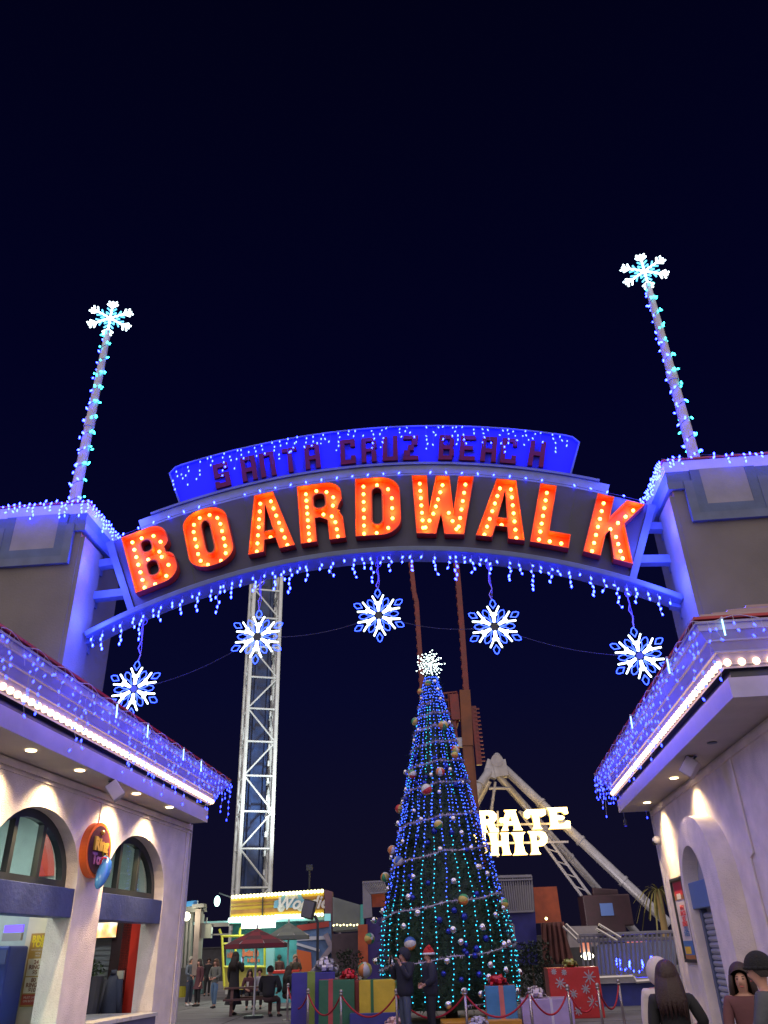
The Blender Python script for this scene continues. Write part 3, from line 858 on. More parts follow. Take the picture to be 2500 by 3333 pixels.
b = MB(); b.ball((0, 0, -.1), 1, 14, 12, sc=(.17, .07, .46)); b.cyl((.13, 0, .25), (.24, 0, -.36), .06, .05, n=10); b.cyl((-.13, 0, .25), (-.2, 0, -.36), .06, .05, n=10)
b.cyl((0, 0, .33), (0, 0, .40), .06, .05, n=10)
b.build('cloth', mat('jacket_blue', (.05, .06, .12), .85, bump=.4), t, smooth=True)
# near booth: upper red wall and price board on the partition u=-3.90
ppanel(FL, -3.93, ((139, 2700), (190, 2850)), redp, 'red_panel', T, .02)
ppanel(FL, -3.925, ((100, 2975), (190, 3500)), cream, 'cream_panel', T, .03)
vv0, zz0 = FL.pxu(70, 2990, -3.94); vv1, zz1 = FL.pxu(120, 3040, -3.94)
tb = thing('price_board', 'tall tan RING TOSS price board with white fields on the near booth pier', 'sign', FL.W(-3.985, 0, 0), FL.rz)
va, za = FL.pxu(104, 3040, -3.985); vb, zb = FL.pxu(158, 3277, -3.985)
vb2, _ = FL.pxu(166, 3045, -3.985)
wv_ = min(.60, max(.25, abs(vb2 - va))); vc_ = va + (wv_ / 2 if vb2 > va else -wv_ / 2)
zc = lambda y: FL.pxu(120, y, -3.985)[1]
def pb(y0, y1, name, m, dy=.0, wf=1.0):
    b_ = MB(); z0, z1 = zc(y0), zc(y1); b_.box(FL.L(0 - dy, vc_, (z0 + z1) / 2), (.012, wv_ * wf, abs(z0 - z1))); return b_.build(name, m, tb)
pb(3038, 3276, 'board', mat('board_tan', (.42, .24, .06), .5, var=.1))
wf_ = mat('board_white', (.66, .56, .42), .5)
pb(3120, 3176, 'price_field', wf_, .006, .86); pb(3180, 3232, 'price_field', wf_, .006, .86)
pb(3236, 3270, 'warning_field', mat('board_red', (.40, .06, .04), .5), .006, .9)
gold = mat('gold_lettering', (.75, .55, .03), .4); brown = mat('brown_lettering', (.22, .09, .05), .5); palel = mat('pale_lettering', (.6, .5, .45), .5)
Ar = Vector((0, -FL.vs * -1, 0)); 
Aw = Vector((0, 1 if FL.vs < 0 else -1, 0)) * -1
def bt(txt, y, size, m, bold=0):
    put_text(txt, 'lettering', m, tb, FL.L(-.013, vc_, zc(y)), Aw, (0, 0, 1), size * wv_ / .46, extrude=.001, bold=bold)
bt('RING', 3056, .155, gold, .005); bt('TOSS', 3074, .155, gold, .005); bt('WHITE BOTTLE', 3092, .05, palel); bt('WINS', 3102, .05, palel); bt('PRIZE', 3111, .045, palel)
bt('24', 3132, .11, brown, .003); bt('RINGS', 3148, .11, brown, .003); bt('$5', 3165, .11, brown, .003)
bt('80', 3190, .11, brown, .003); bt('RINGS', 3206, .11, brown, .003); bt('$10', 3222, .11, brown, .003)
bt('MUST LAND', 3246, .06, palel); bt('ON BOTTLE', 3258, .06, palel)
# blue machine and other stock inside near booth
p = atY(35, 3300, 12.6)
t = thing('prize_machine', 'dark blue prize machine with faint white lettering inside the near booth', 'machine', FL.W(-4.35, FL.pxu(-40, 3200, -4.35)[0], 0), FL.rz)
b = MB(); b.box((0, 0, .92), (.5, .8, 1.80)); bevel(b.build('cabinet', mat('machine_blue', (.02, .04, .22), .35, var=.2), t), .03)
b = MB(); b.box((-.26, 0, 1.68), (.03, .76, .18)); b.build('header', mat('machine_header', (.06, .08, .22), .4), t)
b = MB(); b.box((-.258, -.1, 1.25), (.02, .16, .35)); b.build('label_panel', mat('machine_label', (.35, .40, .55), .5), t)
b = MB(); b.box((-.257, .1, .8), (.02, .4, .3)); b.build('vent', mat('machine_dark', (.01, .012, .04), .5), t)
p = FL.W(-4.2, -.95, 2.05)
t = thing('indicator_sign', 'small glowing violet panel hanging inside the near booth', 'light panel', p, FL.rz)
b = MB(); b.box((0, 0, 0), (.03, .30, .10)); b.build('lens', glow('violet_panel', (.10, .02, 1), 1.6), t)
b = MB(); b.box((0, 0, -.11), (.06, .30, .10)); b.build('housing', mat('housing_grey', (.3, .3, .32), .5), t)
# booth interior lamps (tubes on the ceiling)
for i, (u, v) in enumerate(((-5.6, -1.6), (-2.4, -1.7))):
    t = thing('tube_lamp', ['long white tube lamp on the near booth ceiling', 'long white tube lamp on the far booth ceiling'][i], 'lamp', FL.W(u, v, 3.86), FL.rz)
    b = MB(); b.box((0, 0, 0), (1.1, .16, .05)); b.build('housing', white_trim, t)
    b = MB(); b.cyl((-.5, 0, -.045), (.5, 0, -.045), .02, n=8); b.build('tube', glow('interior_tube', (.85, 1, .92), 12), t)
    light('AREA', 'booth_lamp', FL.W(u, v, 3.76), (.90, 1, .92), 70, (0, 0, -1), size=.9)

uE, vE, _ = FL.inv((-3.8485, 16.8685, 0)); vA = vE + .30 * 1.2
EP = [(-11.5, vE + .048 * 11.4), (uE, vE), (uE, -4)]
ED = [(0, 1), (1, 1), (1, 0)]
eaves(FL, EP, ED, 0, T, 6.22)
b = MB(); b.add([FL.L(-11.5, EP[0][1] - .01, 4.0), FL.L(uE - .01, vE - .01, 4.0), FL.L(uE - .01, -4, 4.0), FL.L(-11.5, -4, 4.0),
                 FL.L(-11.5, EP[0][1] - .01, 4.03), FL.L(uE - .01, vE - .01, 4.03), FL.L(uE - .01, -4, 4.03), FL.L(-11.5, -4, 4.03)],
                [(0, 1, 2, 3), (4, 5, 6, 7), (0, 1, 5, 4), (1, 2, 6, 5)])
b.build('soffit', soffit_m, T)

def downlight(F, x, y, T, lit=True):
    p = atZ(x, y, 3.995); u, v, z = F.inv(p)
    b_ = MB(); b_.cyl(F.L(u, v, 3.993), F.L(u, v, 3.985), .068, n=18); b_.build('downlight', e_down if lit else steelp, T)
    if lit:
        light('SPOT', 'downlight_beam', F.W(u, .30, 3.965), (1, .64, .22), 420, -F.out * .30 + Vector((0, 0, -.62)), spot_size=R(58), spot_blend=1, shadow_soft_size=.05)
        light('SPOT', 'downlight_spill', F.W(u, .30, 3.965), (1, .72, .38), 240, -F.out * .12 + Vector((0, 0, -1)), spot_size=R(120), spot_blend=1, shadow_soft_size=.05)
for x, y in ((101, 2442), (260, 2507), (444, 2583), (552, 2627)): downlight(FL, x, y, T)

def bulb_row(F, P, D, lab, rng, step=.165):
    t = thing('globe_bulb_row', lab, 'string lights', F.P, F.rz)
    pos = along(P, D, .07, 4.395, step, F=F)
    b = MB(); sweep(b, F, P, D, [(.03, 4.36), (.05, 4.375)]); b.build('socket_strip', white_trim, t)
    light_string(t, pos, GLOBE, rotated=False)
bulb_row(FL, [(-10.5, EP[0][1] - .04), EP[1], (EP[2][0], -.9)], ED, 'row of white globe bulbs along the left booth eaves', None)

def net(F, P, D, lab, step=.10, dense=1):
    t = thing('icicle_lights', lab, 'string lights', F.P, F.rz)
    tops = along(P, D, .345, 4.86, step, F=F)
    b = MB(); pos = []
    for i, p in enumerate(tops):
        p = p + Vector((0, 0, -.02 + .035 * sin(i * .9)))
        L = random.choice((2, 3, 4, 6, 7, 1))
        if i % 5 in (0, 2, 3):
            pts = [p]; z = 0
            for q in range(L):
                z += random.uniform(.09, .15)
                pts.append(p + Vector((random.uniform(-.05, .05), F.vs * random.uniform(-.02, .04), -z)))
                if random.random() < .9 * dense: pos.append(pts[-1])
            b.tube(pts, .0028, 3)
    b.tube([p + Vector((0, 0, -.02 + .035 * sin(i * .9))) for i, p in enumerate(tops) if True], .005, 4)
    b.build('wire', wire_w, t)
    light_string(t, pos, BLD)
    return tops
tops = net(FL, [(-9.0, vE + .048 * 9), EP[1], (EP[2][0], -.8)], ED, 'tangle of blue icicle lights hanging over the left booth eaves')
def meteors(F, tops, idx, labf):
    for k, i in enumerate(idx):
        p = tops[i]; t = thing('light_stick', labf % ('first', 'second', 'third', 'fourth', 'fifth', 'sixth')[k], 'light stick', F.P, F.rz, 'white light sticks on the eaves')
        b = MB(); b.cyl(p + Vector((0, F.vs * .03, -.03)), p + Vector((.02, F.vs * .03, -.22)), .010, .010, n=8); b.build('tube', glow('stick_white', (.35, .75, 1), 3), t)
        b = MB(); b.cyl(p + Vector((0, F.vs * .03, .0)), p + Vector((0, F.vs * .03, -.03)), .015, n=8); b.build('cap', wire_w, t)
meteors(FL, tops, [31, 43, 60, 70], 'short white light stick on the left eaves, %s from the near end')
t = thing('icicle_cluster', 'bunched blue lights dangling from the far corner of the left eaves', 'string lights', FL.P, FL.rz)
pos = []; b = MB()
for i in range(8):
    p = FL.L(uE + .34 + random.uniform(-.05, .05), vE + .34 - i * .06, 4.84); L = random.randint(2, 7)
    pts = [p + Vector((random.uniform(-.04, .04), random.uniform(-.04, .04), -.1 * q)) for q in range(L)]
    b.tube(pts, .003, 3); pos += pts[1:]
b.build('wire', wire_w, t); light_string(t, pos, BLD)
# small dark birds-like roof clips
for i, (x, y) in enumerate(((497, 2412), (588, 2472))):
    p = hit(x, y + 6, FL.W(0, -.1, 0), FL.az)
    t = thing('roof_floodlight', ['small dark floodlight on the left roof nearer the tower', 'small dark floodlight on the left roof nearer the corner'][i], 'lamp', p, FL.rz)
    b = MB(); b.cyl((0, 0, -.1), (0, 0, .02), .015); b.box((0, 0, .06), (.12, .08, .09)); bevel(b.build('housing', darkframe, t), .01)
    b = MB(); b.box((0, FL.vs * .045, .06), (.08, .01, .05)); b.build('lens', mat('lens_glass', (.5, .5, .5), .1, metal=.8), t)

def speaker(F, x, y, lab, tilt):
    p = atZ(x, y, 3.84); t = thing('speaker', lab, 'speaker', p, F.rz)
    Mx = Matrix.Rotation(R(-38), 3, 'X') if F.vs < 0 else Matrix.Rotation(R(38), 3, 'X')
    Mx = Matrix.Rotation(R(tilt), 3, 'Z') @ Mx
    b = MB(); b.box((0, 0, 0), (.24, .19, .26), Mx); bevel(b.build('cabinet', mat('speaker_cream', (.45, .40, .38), .5, var=.08), t), .015)
    b = MB(); b.box(Mx @ Vector((0, F.vs * .097, 0)), (.21, .008, .23), Mx); b.build('grille', mat('speaker_grille', (.10, .08, .11), .8, bump=.6, bscale=180), t)
    b = MB(); b.bar((0, 0, .05), (0, -F.vs * .12, .16), .04, .03); b.build('bracket', steelp, t)
speaker(FL, 374, 2575, 'cream box speaker tilted down under the left soffit', 25)
# ring toss sign
us, zs_ = FL.px(300, 2768)
t = thing('round_sign', 'round orange rimmed Ring Toss sign with a blue bottle shape on the left wall', 'sign', FL.W(us, 0, zs_), FL.rz)
vo = FL.vs
b = MB(); b.cyl((0, 0, 0), (0, vo * .115, 0), .40, n=48); b.build('rim', mat('sign_orange', (.85, .15, .02), .4, var=.1), t)
b = MB(); b.cyl((0, vo * .116, 0), (0, vo * .122, 0), .35, n=48); b.build('face', mat('sign_maroon', (.07, .012, .03), .45, var=.2), t)
AX = Vector((1, 0, 0)) if vo < 0 else Vector((-1, 0, 0))
put_text('Ring', 'gold_lettering', mat('sign_gold', (.75, .45, .08), .35, metal=.3), t, (0, vo * .14, .07), AX, (0, 0, 1), .25, bold=.014, extrude=.015)
put_text('Toss', 'purple_lettering', mat('sign_purple', (.25, .08, .25), .4), t, (0, vo * .13, -.14), AX, (0, 0, 1), .22, bold=.01, extrude=.01)
b = MB(); b.ball((0, vo * .14, .25), .035, 8, 6); b.build('finial', MATS['sign_gold'], t)
b = MB(); taper(b, [(.05, vo * .20, -.09), (.03, vo * .24, -.14), (.0, vo * .27, -.20), (-.06, vo * .29, -.28), (-.14, vo * .30, -.37), (-.20, vo * .31, -.45), (-.25, vo * .31, -.53), (-.27, vo * .31, -.57)], [.02, .055, .085, .10, .10, .085, .055, .02], 16)
b.build('bottle', mat('bottle_blue', (.06, .25, .55), .2, coat=.5), t, smooth=True)
b = MB()
for i in range(20):
    a0 = 2 * pi * i / 20; a1 = 2 * pi * (i + 1) / 20
    f = lambda a: (-.02 + .12 * cos(a), vo * (.25 + .03 * sin(a)), -.20 + .06 * sin(a) - .04 * cos(a))
    b.cyl(f(a0), f(a1), .016, n=6)
b.build('ring', mat('ring_red', (.7, .03, .05), .3), t)

# ---------------- right building
T2 = thing('corner_building', 'lilac lit stucco building on the right with a big arched niche and roller shutter', 'building', FR.P, FR.rz)
b = MB(); N2 = Vector((0, FR.vs, 0))
b.box(FR.L(-4.8, -2.2, 2.06), (9.6, 4.4, 4.1)); b.build('wall', stucco, T2)
b = MB(); b.box(FR.L(.01, .006, 2.0), (.06, .06, 4.0)); b.build('corner_bead', white_trim, T2)
oa, ob = -4.72, -2.50; ia, ib = -3.96, -2.66
b = MB(); b.poly([arch_cont(oa, ob, .0, 2.28, 1.07, 40), arch_cont(ia, ib, .03, 2.30, .64, 24)], FR.L(0, .001, 0), A_, B_, N2, .30)
bevel(b.build('arch_surround', stucco, T2), .03, 3)
b = MB(); b.box(FR.L((ia + ib) / 2, .03, 1.5), (ib - ia + .02, .05, 2.96)); b.build('niche_wall', mat('niche_paint', (.36, .36, .42), .6, var=.06), T2)
z1, z0 = 2.42, 2.03
b = MB(); b.box(FR.L((ia + ib) / 2, .15, (z0 + z1) / 2), (ib - ia - .01, .18, z1 - z0)); bevel(b.build('blue_lintel', mat('lintel_blue_light', (.12, .20, .38), .5, var=.08), T2), .01)
b = MB(); zz = .06
while zz < z0 - .04:
    b.cyl(FR.L(ia + .02, .085, zz), FR.L(ib - .14, .085, zz), .045, n=8); zz += .085
b.build('roller_shutter', mat('shutter_silver', (.36, .38, .44), .4, metal=.3, var=.08), T2)
b = MB(); b.box(FR.L(ib - .07, .10, z0 / 2), (.12, .09, z0 - .02)); b.build('shutter_rail', steelp, T2)
b = MB(); b.box(FR.L(-4.8, .02, 3.90), (9.6, .04, .08)); b.build('wall_moulding', stucco, T2)
# eaves path
n1 = FR.inv((3.9613, 8.9239, 0)); f1 = FR.inv((4.7666, 17.5686, 0))
RP = [(n1[0], -6), (n1[0], n1[1]), (f1[0], f1[1]), (f1[0], -3.5)]
RD = [(-1, 0), (-1, 1), (1, 1), (1, 0)]
eaves(FR, RP, RD, 0, T2, 6.1)
b = MB()
q = [(n1[0] + .01, -6), (n1[0] + .01, n1[1] - .01), (f1[0] - .01, f1[1] - .01), (f1[0] - .01, -6)]
b.add([FR.L(u, v, 4.0) for u, v in q] + [FR.L(u, v, 4.03) for u, v in q], [(0, 1, 2, 3), (4, 5, 6, 7), (0, 1, 5, 4), (1, 2, 6, 5), (2, 3, 7, 6)])
b.build('soffit', soffit_m, T2)
for x, y in ((2194, 2532), (2106, 2612)): downlight(FR, x, y, T2)
downlight(FR, 2318, 2417, T2, False)
bulb_row(FR, RP, RD, 'row of white globe bulbs along the right building eaves', None)
tops = net(FR, RP[:3] + [(RP[3][0], -.6)], RD, 'tangle of blue icicle lights hanging over the right building eaves')
meteors(FR, tops, [57, 66, 83, 112], 'short white light stick on the right eaves, %s from the near end')
t = thing('icicle_cluster', 'bunched blue lights dangling from the far corner of the right eaves', 'string lights', FR.P, FR.rz)
pos = []; b = MB()
for i in range(8):
    p = FR.L(f1[0] + .34 + random.uniform(-.05, .05), f1[1] + .34 - i * .06, 4.84); L = random.randint(2, 7)
    pts = [p + Vector((random.uniform(-.04, .04), random.uniform(-.04, .04), -.1 * q)) for q in range(L)]
    b.tube(pts, .003, 3); pos += pts[1:]
b.build('wire', wire_w, t); light_string(t, pos, BLD)
speaker(FR, 2247, 2498, 'grey box speaker tilted down under the right soffit', -25)
# dome camera on the far corner, small floodlight under the eave end
u_, z_ = FR.px(2140, 2740); 
t = thing('security_camera', 'white dome camera on the right wall near its far corner', 'camera', FR.W(-.25, 0, z_), FR.rz)
b = MB(); b.ball((0, FR.vs * .07, 0), .085, 14, 10); b.cyl((0, 0, 0), (0, FR.vs * .07, .0), .07, n=14); b.build('housing', white_trim, t, smooth=True)
b = MB(); b.ball((0, FR.vs * .115, -.045), .05, 12, 8); b.build('lens', mat('black_gloss', (.01, .01, .01), .08), t, smooth=True)
p = hit(2037, 2688, FR.W(.3, .3, 0), FR.az)
t = thing('eave_floodlight', 'small dark floodlight hanging from the end of the right eaves', 'lamp', p, FR.rz)
b = MB(); b.cyl((0, 0, 0), (0, 0, .14), .035, n=10); b.cyl((0, 0, .12), (0, 0, .35), .012, n=8); b.build('housing', darkframe, t)
b = MB(); b.cyl((0, 0, -.012), (0, 0, .0), .03, n=10); b.build('lens', glow('blue_lens', (.01, .01, 1), .6), t)
# framed menu poster
ua_, zt = FR.px(2187, 2868); ub_, zb = FR.px(2268, 3128)
ua_, ub_ = -.58, -1.45
t = thing('framed_poster', 'narrow black framed menu poster with red and blue pictures on the right wall', 'poster', FR.W(0, 0, 0), FR.rz)
uc = (ua_ + ub_) / 2; zc2 = (zt + zb) / 2; W_ = abs(ua_ - ub_); H_ = zt - zb
b = MB(); vo = FR.vs
for c, s_ in (((uc, zt), (W_, .05)), ((uc, zb), (W_, .05)), ((ua_, zc2), (.04, H_ + .05)), ((ub_, zc2), (.04, H_ + .05))): b.box((c[0], vo * .025, c[1]), (s_[0], .05, s_[1]))
b.build('frame', darkframe, t)
b = MB(); b.box((uc, vo * .008, zc2), (W_ - .03, .014, H_ - .03)); b.build('sheet', mat('poster_sheet', (.52, .48, .56), .45), t)
pc = {'r': mat('poster_crimson', (.5, .03, .05), .5), 'o': mat('poster_brown', (.32, .14, .06), .5), 'b': mat('poster_sky', (.05, .14, .42), .5), 'y': mat('poster_yellow', (.6, .40, .05), .5), 'w': mat('poster_pale', (.6, .58, .6), .5)}
for k, (nm, m_, x0, x1, y0, y1) in enumerate((('picture', 'o', .04, .96, .74, .98), ('picture', 'r', .12, .85, .80, .96), ('picture', 'w', .25, .6, .75, .82), ('picture', 'b', .04, .96, .03, .24), ('picture', 'y', .1, .6, .08, .17), ('picture', 'o', .04, .96, .02, .07))):
    b = MB(); b.box((ua_ + (ub_ - ua_) * (x0 + x1) / 2, vo * (.017 + k * .0012), zb + H_ * (y0 + y1) / 2), (W_ * (x1 - x0), .002, H_ * (y1 - y0))); b.build(nm, pc[m_], t)
Ap = Vector((-1, 0, 0)) if vo > 0 else Vector((1, 0, 0))
for i, (s_, yy, m_) in enumerate((('MENU', .64, 'r'), ('SNACKS', .57, 'r'), ('HOT', .50, 'r'), ('DRINKS', .44, 'r'), ('COLD', .38, 'b'), ('SWEETS', .32, 'b'))):
    put_text(s_, 'lettering', pc[m_], t, (uc, vo * .02, zb + H_ * yy), Ap, (0, 0, 1), .11, extrude=.001, bold=.003)

for F_, P_, n_ in ((FL, EP, 7), (FR, RP[1:], 7)):
    (u0, v0), (u1, v1) = (P_[0], P_[1])
    for i in range(n_):
        f = (i + .5) / n_
        if F_ is FL: f = .35 + .65 * f
        light('POINT', 'eave_string_glow', F_.W(u0 + (u1 - u0) * f, v0 + (v1 - v0) * f + .62, 4.62), (.10, .08, 1), 6, shadow_soft_size=.15)
for v_ in (-.6, -1.8): light('POINT', 'eave_string_glow', FR.W(n1[0] - .62, v_, 4.62), (.10, .08, 1), 6, shadow_soft_size=.15)

b = MB(); b.tube([FR.L(-5.6, .02, 3.85), FR.L(-5.6, .02, 2.6), FR.L(-5.45, .02, 2.55), FR.L(-5.45, .02, .3)], .014, 8); b.build('conduit', stucco, T2)
b = MB(); b.box(FR.L(-5.45, .03, 1.3), (.10, .06, .14)); bevel(b.build('outlet_box', white_trim, T2), .008)
b = MB(); b.tube([FL.L(-.22, .02, 3.85), FL.L(-.22, .02, .4)], .012, 8); b.build('conduit', stucco, T)
b = MB(); b.tube([FL.L(-3.9, .012, 3.85), FL.L(-3.9, .012, 3.0)], .008, 6); b.build('conduit', stucco, T)
# ================================================================== BACKGROUND
ridewhite = mat('ride_white_paint', (.62, .65, .62), .45, metal=.1, var=.12)
def A(x, y, Y): return atY(x, y, Y)
# ---------------- lattice drop tower
Yt = 46.0
pb = atY(812, 3030, Yt); 
t = thing('drop_tower', 'tall white lattice drop tower with blue track inside behind the arch', 'ride tower', (pb.x, Yt, 0), R(18))
def dt(x, y): return atY(x, y, Yt)
wT = (dt(878, 2893) - dt(775, 2893)).x; hT = dt(600, 1560).z - .0
cx0 = dt(826, 2893).x; cx1 = dt(880, 1865).x
hx = .85; top = 25.5
cn = [(-hx, -hx), (hx, -hx), (hx, hx), (-hx, hx)]
for (x, y) in cn:
    b = MB(); b.cyl((x, y, 0), (x, y, top), .12, n=8); b.build('leg', ridewhite, t)
b = MB(); lev = 1.9; z = 1.0; k = 0
while z < top - lev:
    for i in range(4):
        (xa, ya), (xb, yb) = cn[i], cn[(i + 1) % 4]
        b.cyl((xa, ya, z), (xb, yb, z), .055, n=5)
        if (k + i) % 2: b.cyl((xa, ya, z), (xb, yb, z + lev), .05, n=5)
        else: b.cyl((xb, yb, z), (xa, ya, z + lev), .05, n=5)
    z += lev; k += 1
b.build('lattice', ridewhite, t)
b = MB(); b.box((0, .25, top / 2), (1.1, .5, top)); b.box((-.35, -.1, top / 2), (.12, .2, top)); b.box((.4, -.1, top / 2), (.12, .2, top))
b.build('track', mat('track_blue', (.012, .035, .11), .3, var=.6, vscale=1.5), t)
b = MB(); b.box((0, 0, 0), (.10, .10, .28)); clm = mesh_only(b, 'cable_clamp', [ridewhite])
for i in range(26): inst(clm, 'cable_clamp', t, (.55, -.55, .8 + i * .95))
b = MB(); b.tube([(.75 + .04 * sin(i), -.7, i * .6) for i in range(42)], .05, 5); b.build('cable', mat('cable_grey', (.3, .3, .32), .5), t)
light('SPOT', 'tower_fill_spot', (pb.x + 3.6, Yt - 5.0, 5.6), (.88, .97, 1), 4800, Vector((-3.2, 5, 8)), spot_size=R(100), spot_blend=.8, shadow_soft_size=.3)  # added fill spot that whitens the lattice tower
fl = thing('added_floodlight', 'made-up small floodlight added above the snack stand roof, aimed up the drop tower', 'lamp', (pb.x + 3.6, Yt - 4.8, 5.2))  # made-up housing for the added tower spot
b = MB(); b.cyl((0, 0, -5.2), (0, 0, 0), .04); b.box((0, 0, .1), (.3, .2, .25)); b.build('housing', darkframe, fl)

# ---------------- swinging arm ride masts
Ym = 44.0
orange = mat('mast_orange', (.14, .038, .010), .5, metal=.1, var=.35, vscale=1.2); mred = mat('mast_red', (.15, .014, .012), .5, var=.3)
t = thing('arm_ride', 'tall red and orange arm ride with two masts behind the christmas tree', 'ride', (A(1500, 3100, Ym).x, Ym, 0))
o0 = Vector((A(1500, 3100, Ym).x, Ym, 0))
def am(x, y): return A(x, y, Ym) - o0
def mast(pts, wpx, mats_, nm):
    b = MB()
    for (p, q, m_) in zip(pts, pts[1:], mats_):
        pa, pb_ = am(*p), am(*q); w_ = wpx * 1.0 * Ym * .869 / FPX
        b.bar(pa, pb_, w_, w_, mi=m_)
        d = (pb_ - pa); n = int(d.length / .5)
        for i in range(n):
            c = pa + d * (i + .5) / n; b.box(c + Vector((-w_ / 2 - .02, 0, 0)), (.05, .3, .16), mi=m_)
    b.build(nm, [mred, orange], t)
mast([(1335, 1800), (1348, 1930), (1356, 1960), (1372, 2200), (1384, 2500), (1395, 2800), (1400, 3080)], 17, [0, 0, 0, 0, 1, 1, 1], 'mast')
mast([(1478, 1760), (1492, 1900), (1503, 2040), (1520, 2280), (1530, 2420), (1548, 2620), (1574, 2840), (1600, 3080)], 20, [0, 0, 0, 1, 1, 0, 0, 0], 'mast')
b = MB(); b.bar(am(1512, 2250), am(1522, 2430), .60, .6); b.bar(am(1506, 2360), am(1534, 2360), .5, .6); b.bar(am(1520, 2430), am(1536, 2640), .50, .5); b.build('mast_sleeve', orange, t)
b = MB(); b.bar(am(1540, 2300), am(1560, 2490), .28, .3); 
for i in range(14): b.box(am(1545 + i * 1.5, 2310 + i * 13) + Vector((.1, -.16, 0)), (.3, .04, .08), mi=0)
b.build('side_ladder', mred, t)
b = MB()
g0, g1, g2, g3 = (1432, 2258), (1486, 2252), (1490, 2350), (1440, 2362)
gs = [am(*q) for q in (g0, g1, g2, g3)]; dv = Vector((0, 1.4, 0))
for i in range(4):
    b.cyl(gs[i], gs[(i + 1) % 4], .06, n=5); b.cyl(gs[i] + dv, gs[(i + 1) % 4] + dv, .06, n=5); b.cyl(gs[i], gs[i] + dv, .06, n=5)
for f in (.25, .5, .75):
    b.cyl(gs[0].lerp(gs[3], f), gs[1].lerp(gs[2], f), .04, n=5); b.cyl(gs[0].lerp(gs[1], f), gs[3].lerp(gs[2], f), .04, n=5)
b.bar(am(1476, 2262), am(1484, 2345), .45, .5); b.bar(am(1478, 2345), am(1488, 2440), .16, .2); b.build('cage', mred, t)
b = MB(); b.box(am(1498, 2417), (.42, .3, .5)); b.build('control_box', mat('grey_box', (.45, .45, .5), .5), t)

# ---------------- pirate ship A-frame and its sign
Yp = 56.0
steel = mat('aframe_paint', (.27, .27, .31), .4, metal=.2, var=.15)
o0p = Vector((A(1620, 3100, Yp).x, Yp, 0))
t = thing('swing_ride_frame', 'large pale steel A-frame of a swinging ship ride at the right', 'ride', o0p)
def ap(x, y, dy=0): return A(x, y, Yp + dy) - o0p
def leg(p, q, r_, nm='leg', dy0=0, dy1=0):
    b = MB(); a_, c_ = ap(*p, dy0), ap(*q, dy1); b.cyl(a_, c_, r_, n=14)
    n = 4
    for i in range(1, n): 
        m_ = a_.lerp(c_, i / n); d = (c_ - a_).normalized(); b.cyl(m_ - d * .08, m_ + d * .08, r_ * 1.22, n=14)
    b.build(nm, steel, t)
leg((1640, 2500), (2180, 3010), .30, dy0=0, dy1=-3)
leg((1618, 2520), (2105, 3075), .25, dy0=0, dy1=3)
leg((1600, 2500), (1440, 2740), .31, dy0=0, dy1=-3)
leg((1590, 2540), (1380, 2950), .25, dy0=0, dy1=3)
leg((1612, 2545), (1596, 2660), .10, 'strut'); 
b = MB()
for a_, c_ in (((1690, 2640), (1900, 2925)), ((1712, 2630), (1925, 2920)), ((1900, 2925), (1920, 3030)), ((1925, 2915), (1935, 3030)), ((1584, 2524), (1680, 2530)), ((1592, 2566), (1660, 2566))):
    b.cyl(ap(*a_), ap(*c_), .10, n=6)
for i in range(7):
    f = i / 7; g_ = (i + .5) / 7
    b.cyl(ap(1690 + 210 * f, 2640 + 285 * f), ap(1712 + 213 * g_, 2630 + 290 * g_), .05, n=5)
b.build('truss', steel, t)
b = MB(); hd = ap(1618, 2475); b.cyl(ap(1618, 2475, -.6), ap(1618, 2475, .6), .42, n=16); b.bar(ap(1622, 2478), ap(1632, 2530), .95, .9); b.bar(ap(1606, 2480), ap(1592, 2530), .8, .9); b.ball(ap(1618, 2462), .26, 10, 8)
b.bar(ap(1586, 2500), ap(1586, 2510), .3, .3); b.build('apex_head', steel, t)
b = MB()
for x in range(5): b.ball(ap(1850 + x * 22, 2945 + (x % 2) * 12, -3.2), .05, 6, 4)
# motor / boat cabin below
b = MB(); b.box(ap(1970, 2965), (3.0, 1.6, 1.8)); b.box(ap(1985, 3010), (1.6, 1.6, 1.4)); b.bar(ap(1930, 2940), ap(2015, 2945), .25, 1.8)
bevel(b.build('drive_housing', mat('housing_maroon', (.025, .006, .015), .5, var=.3), t), .08)
b = MB(); b.box(ap(1975, 2960, -.85), (.8, .08, .7)); b.build('blue_panel', mat('panel_blue', (.08, .16, .45), .4), t)
light('POINT', 'ride_fill', A(1900, 2960, Yp - 8), (1, .85, .75), 500, shadow_soft_size=.3)  # added fill near the drive housing, no lamp stands here
light('SPOT', 'ride_fill_spot', A(1700, 3050, Yp - 10), (.95, .88, 1), 1500, Vector((0, 10, 6)), spot_size=R(110), spot_blend=.9, shadow_soft_size=.3)  # added fill spot to brighten the A-frame

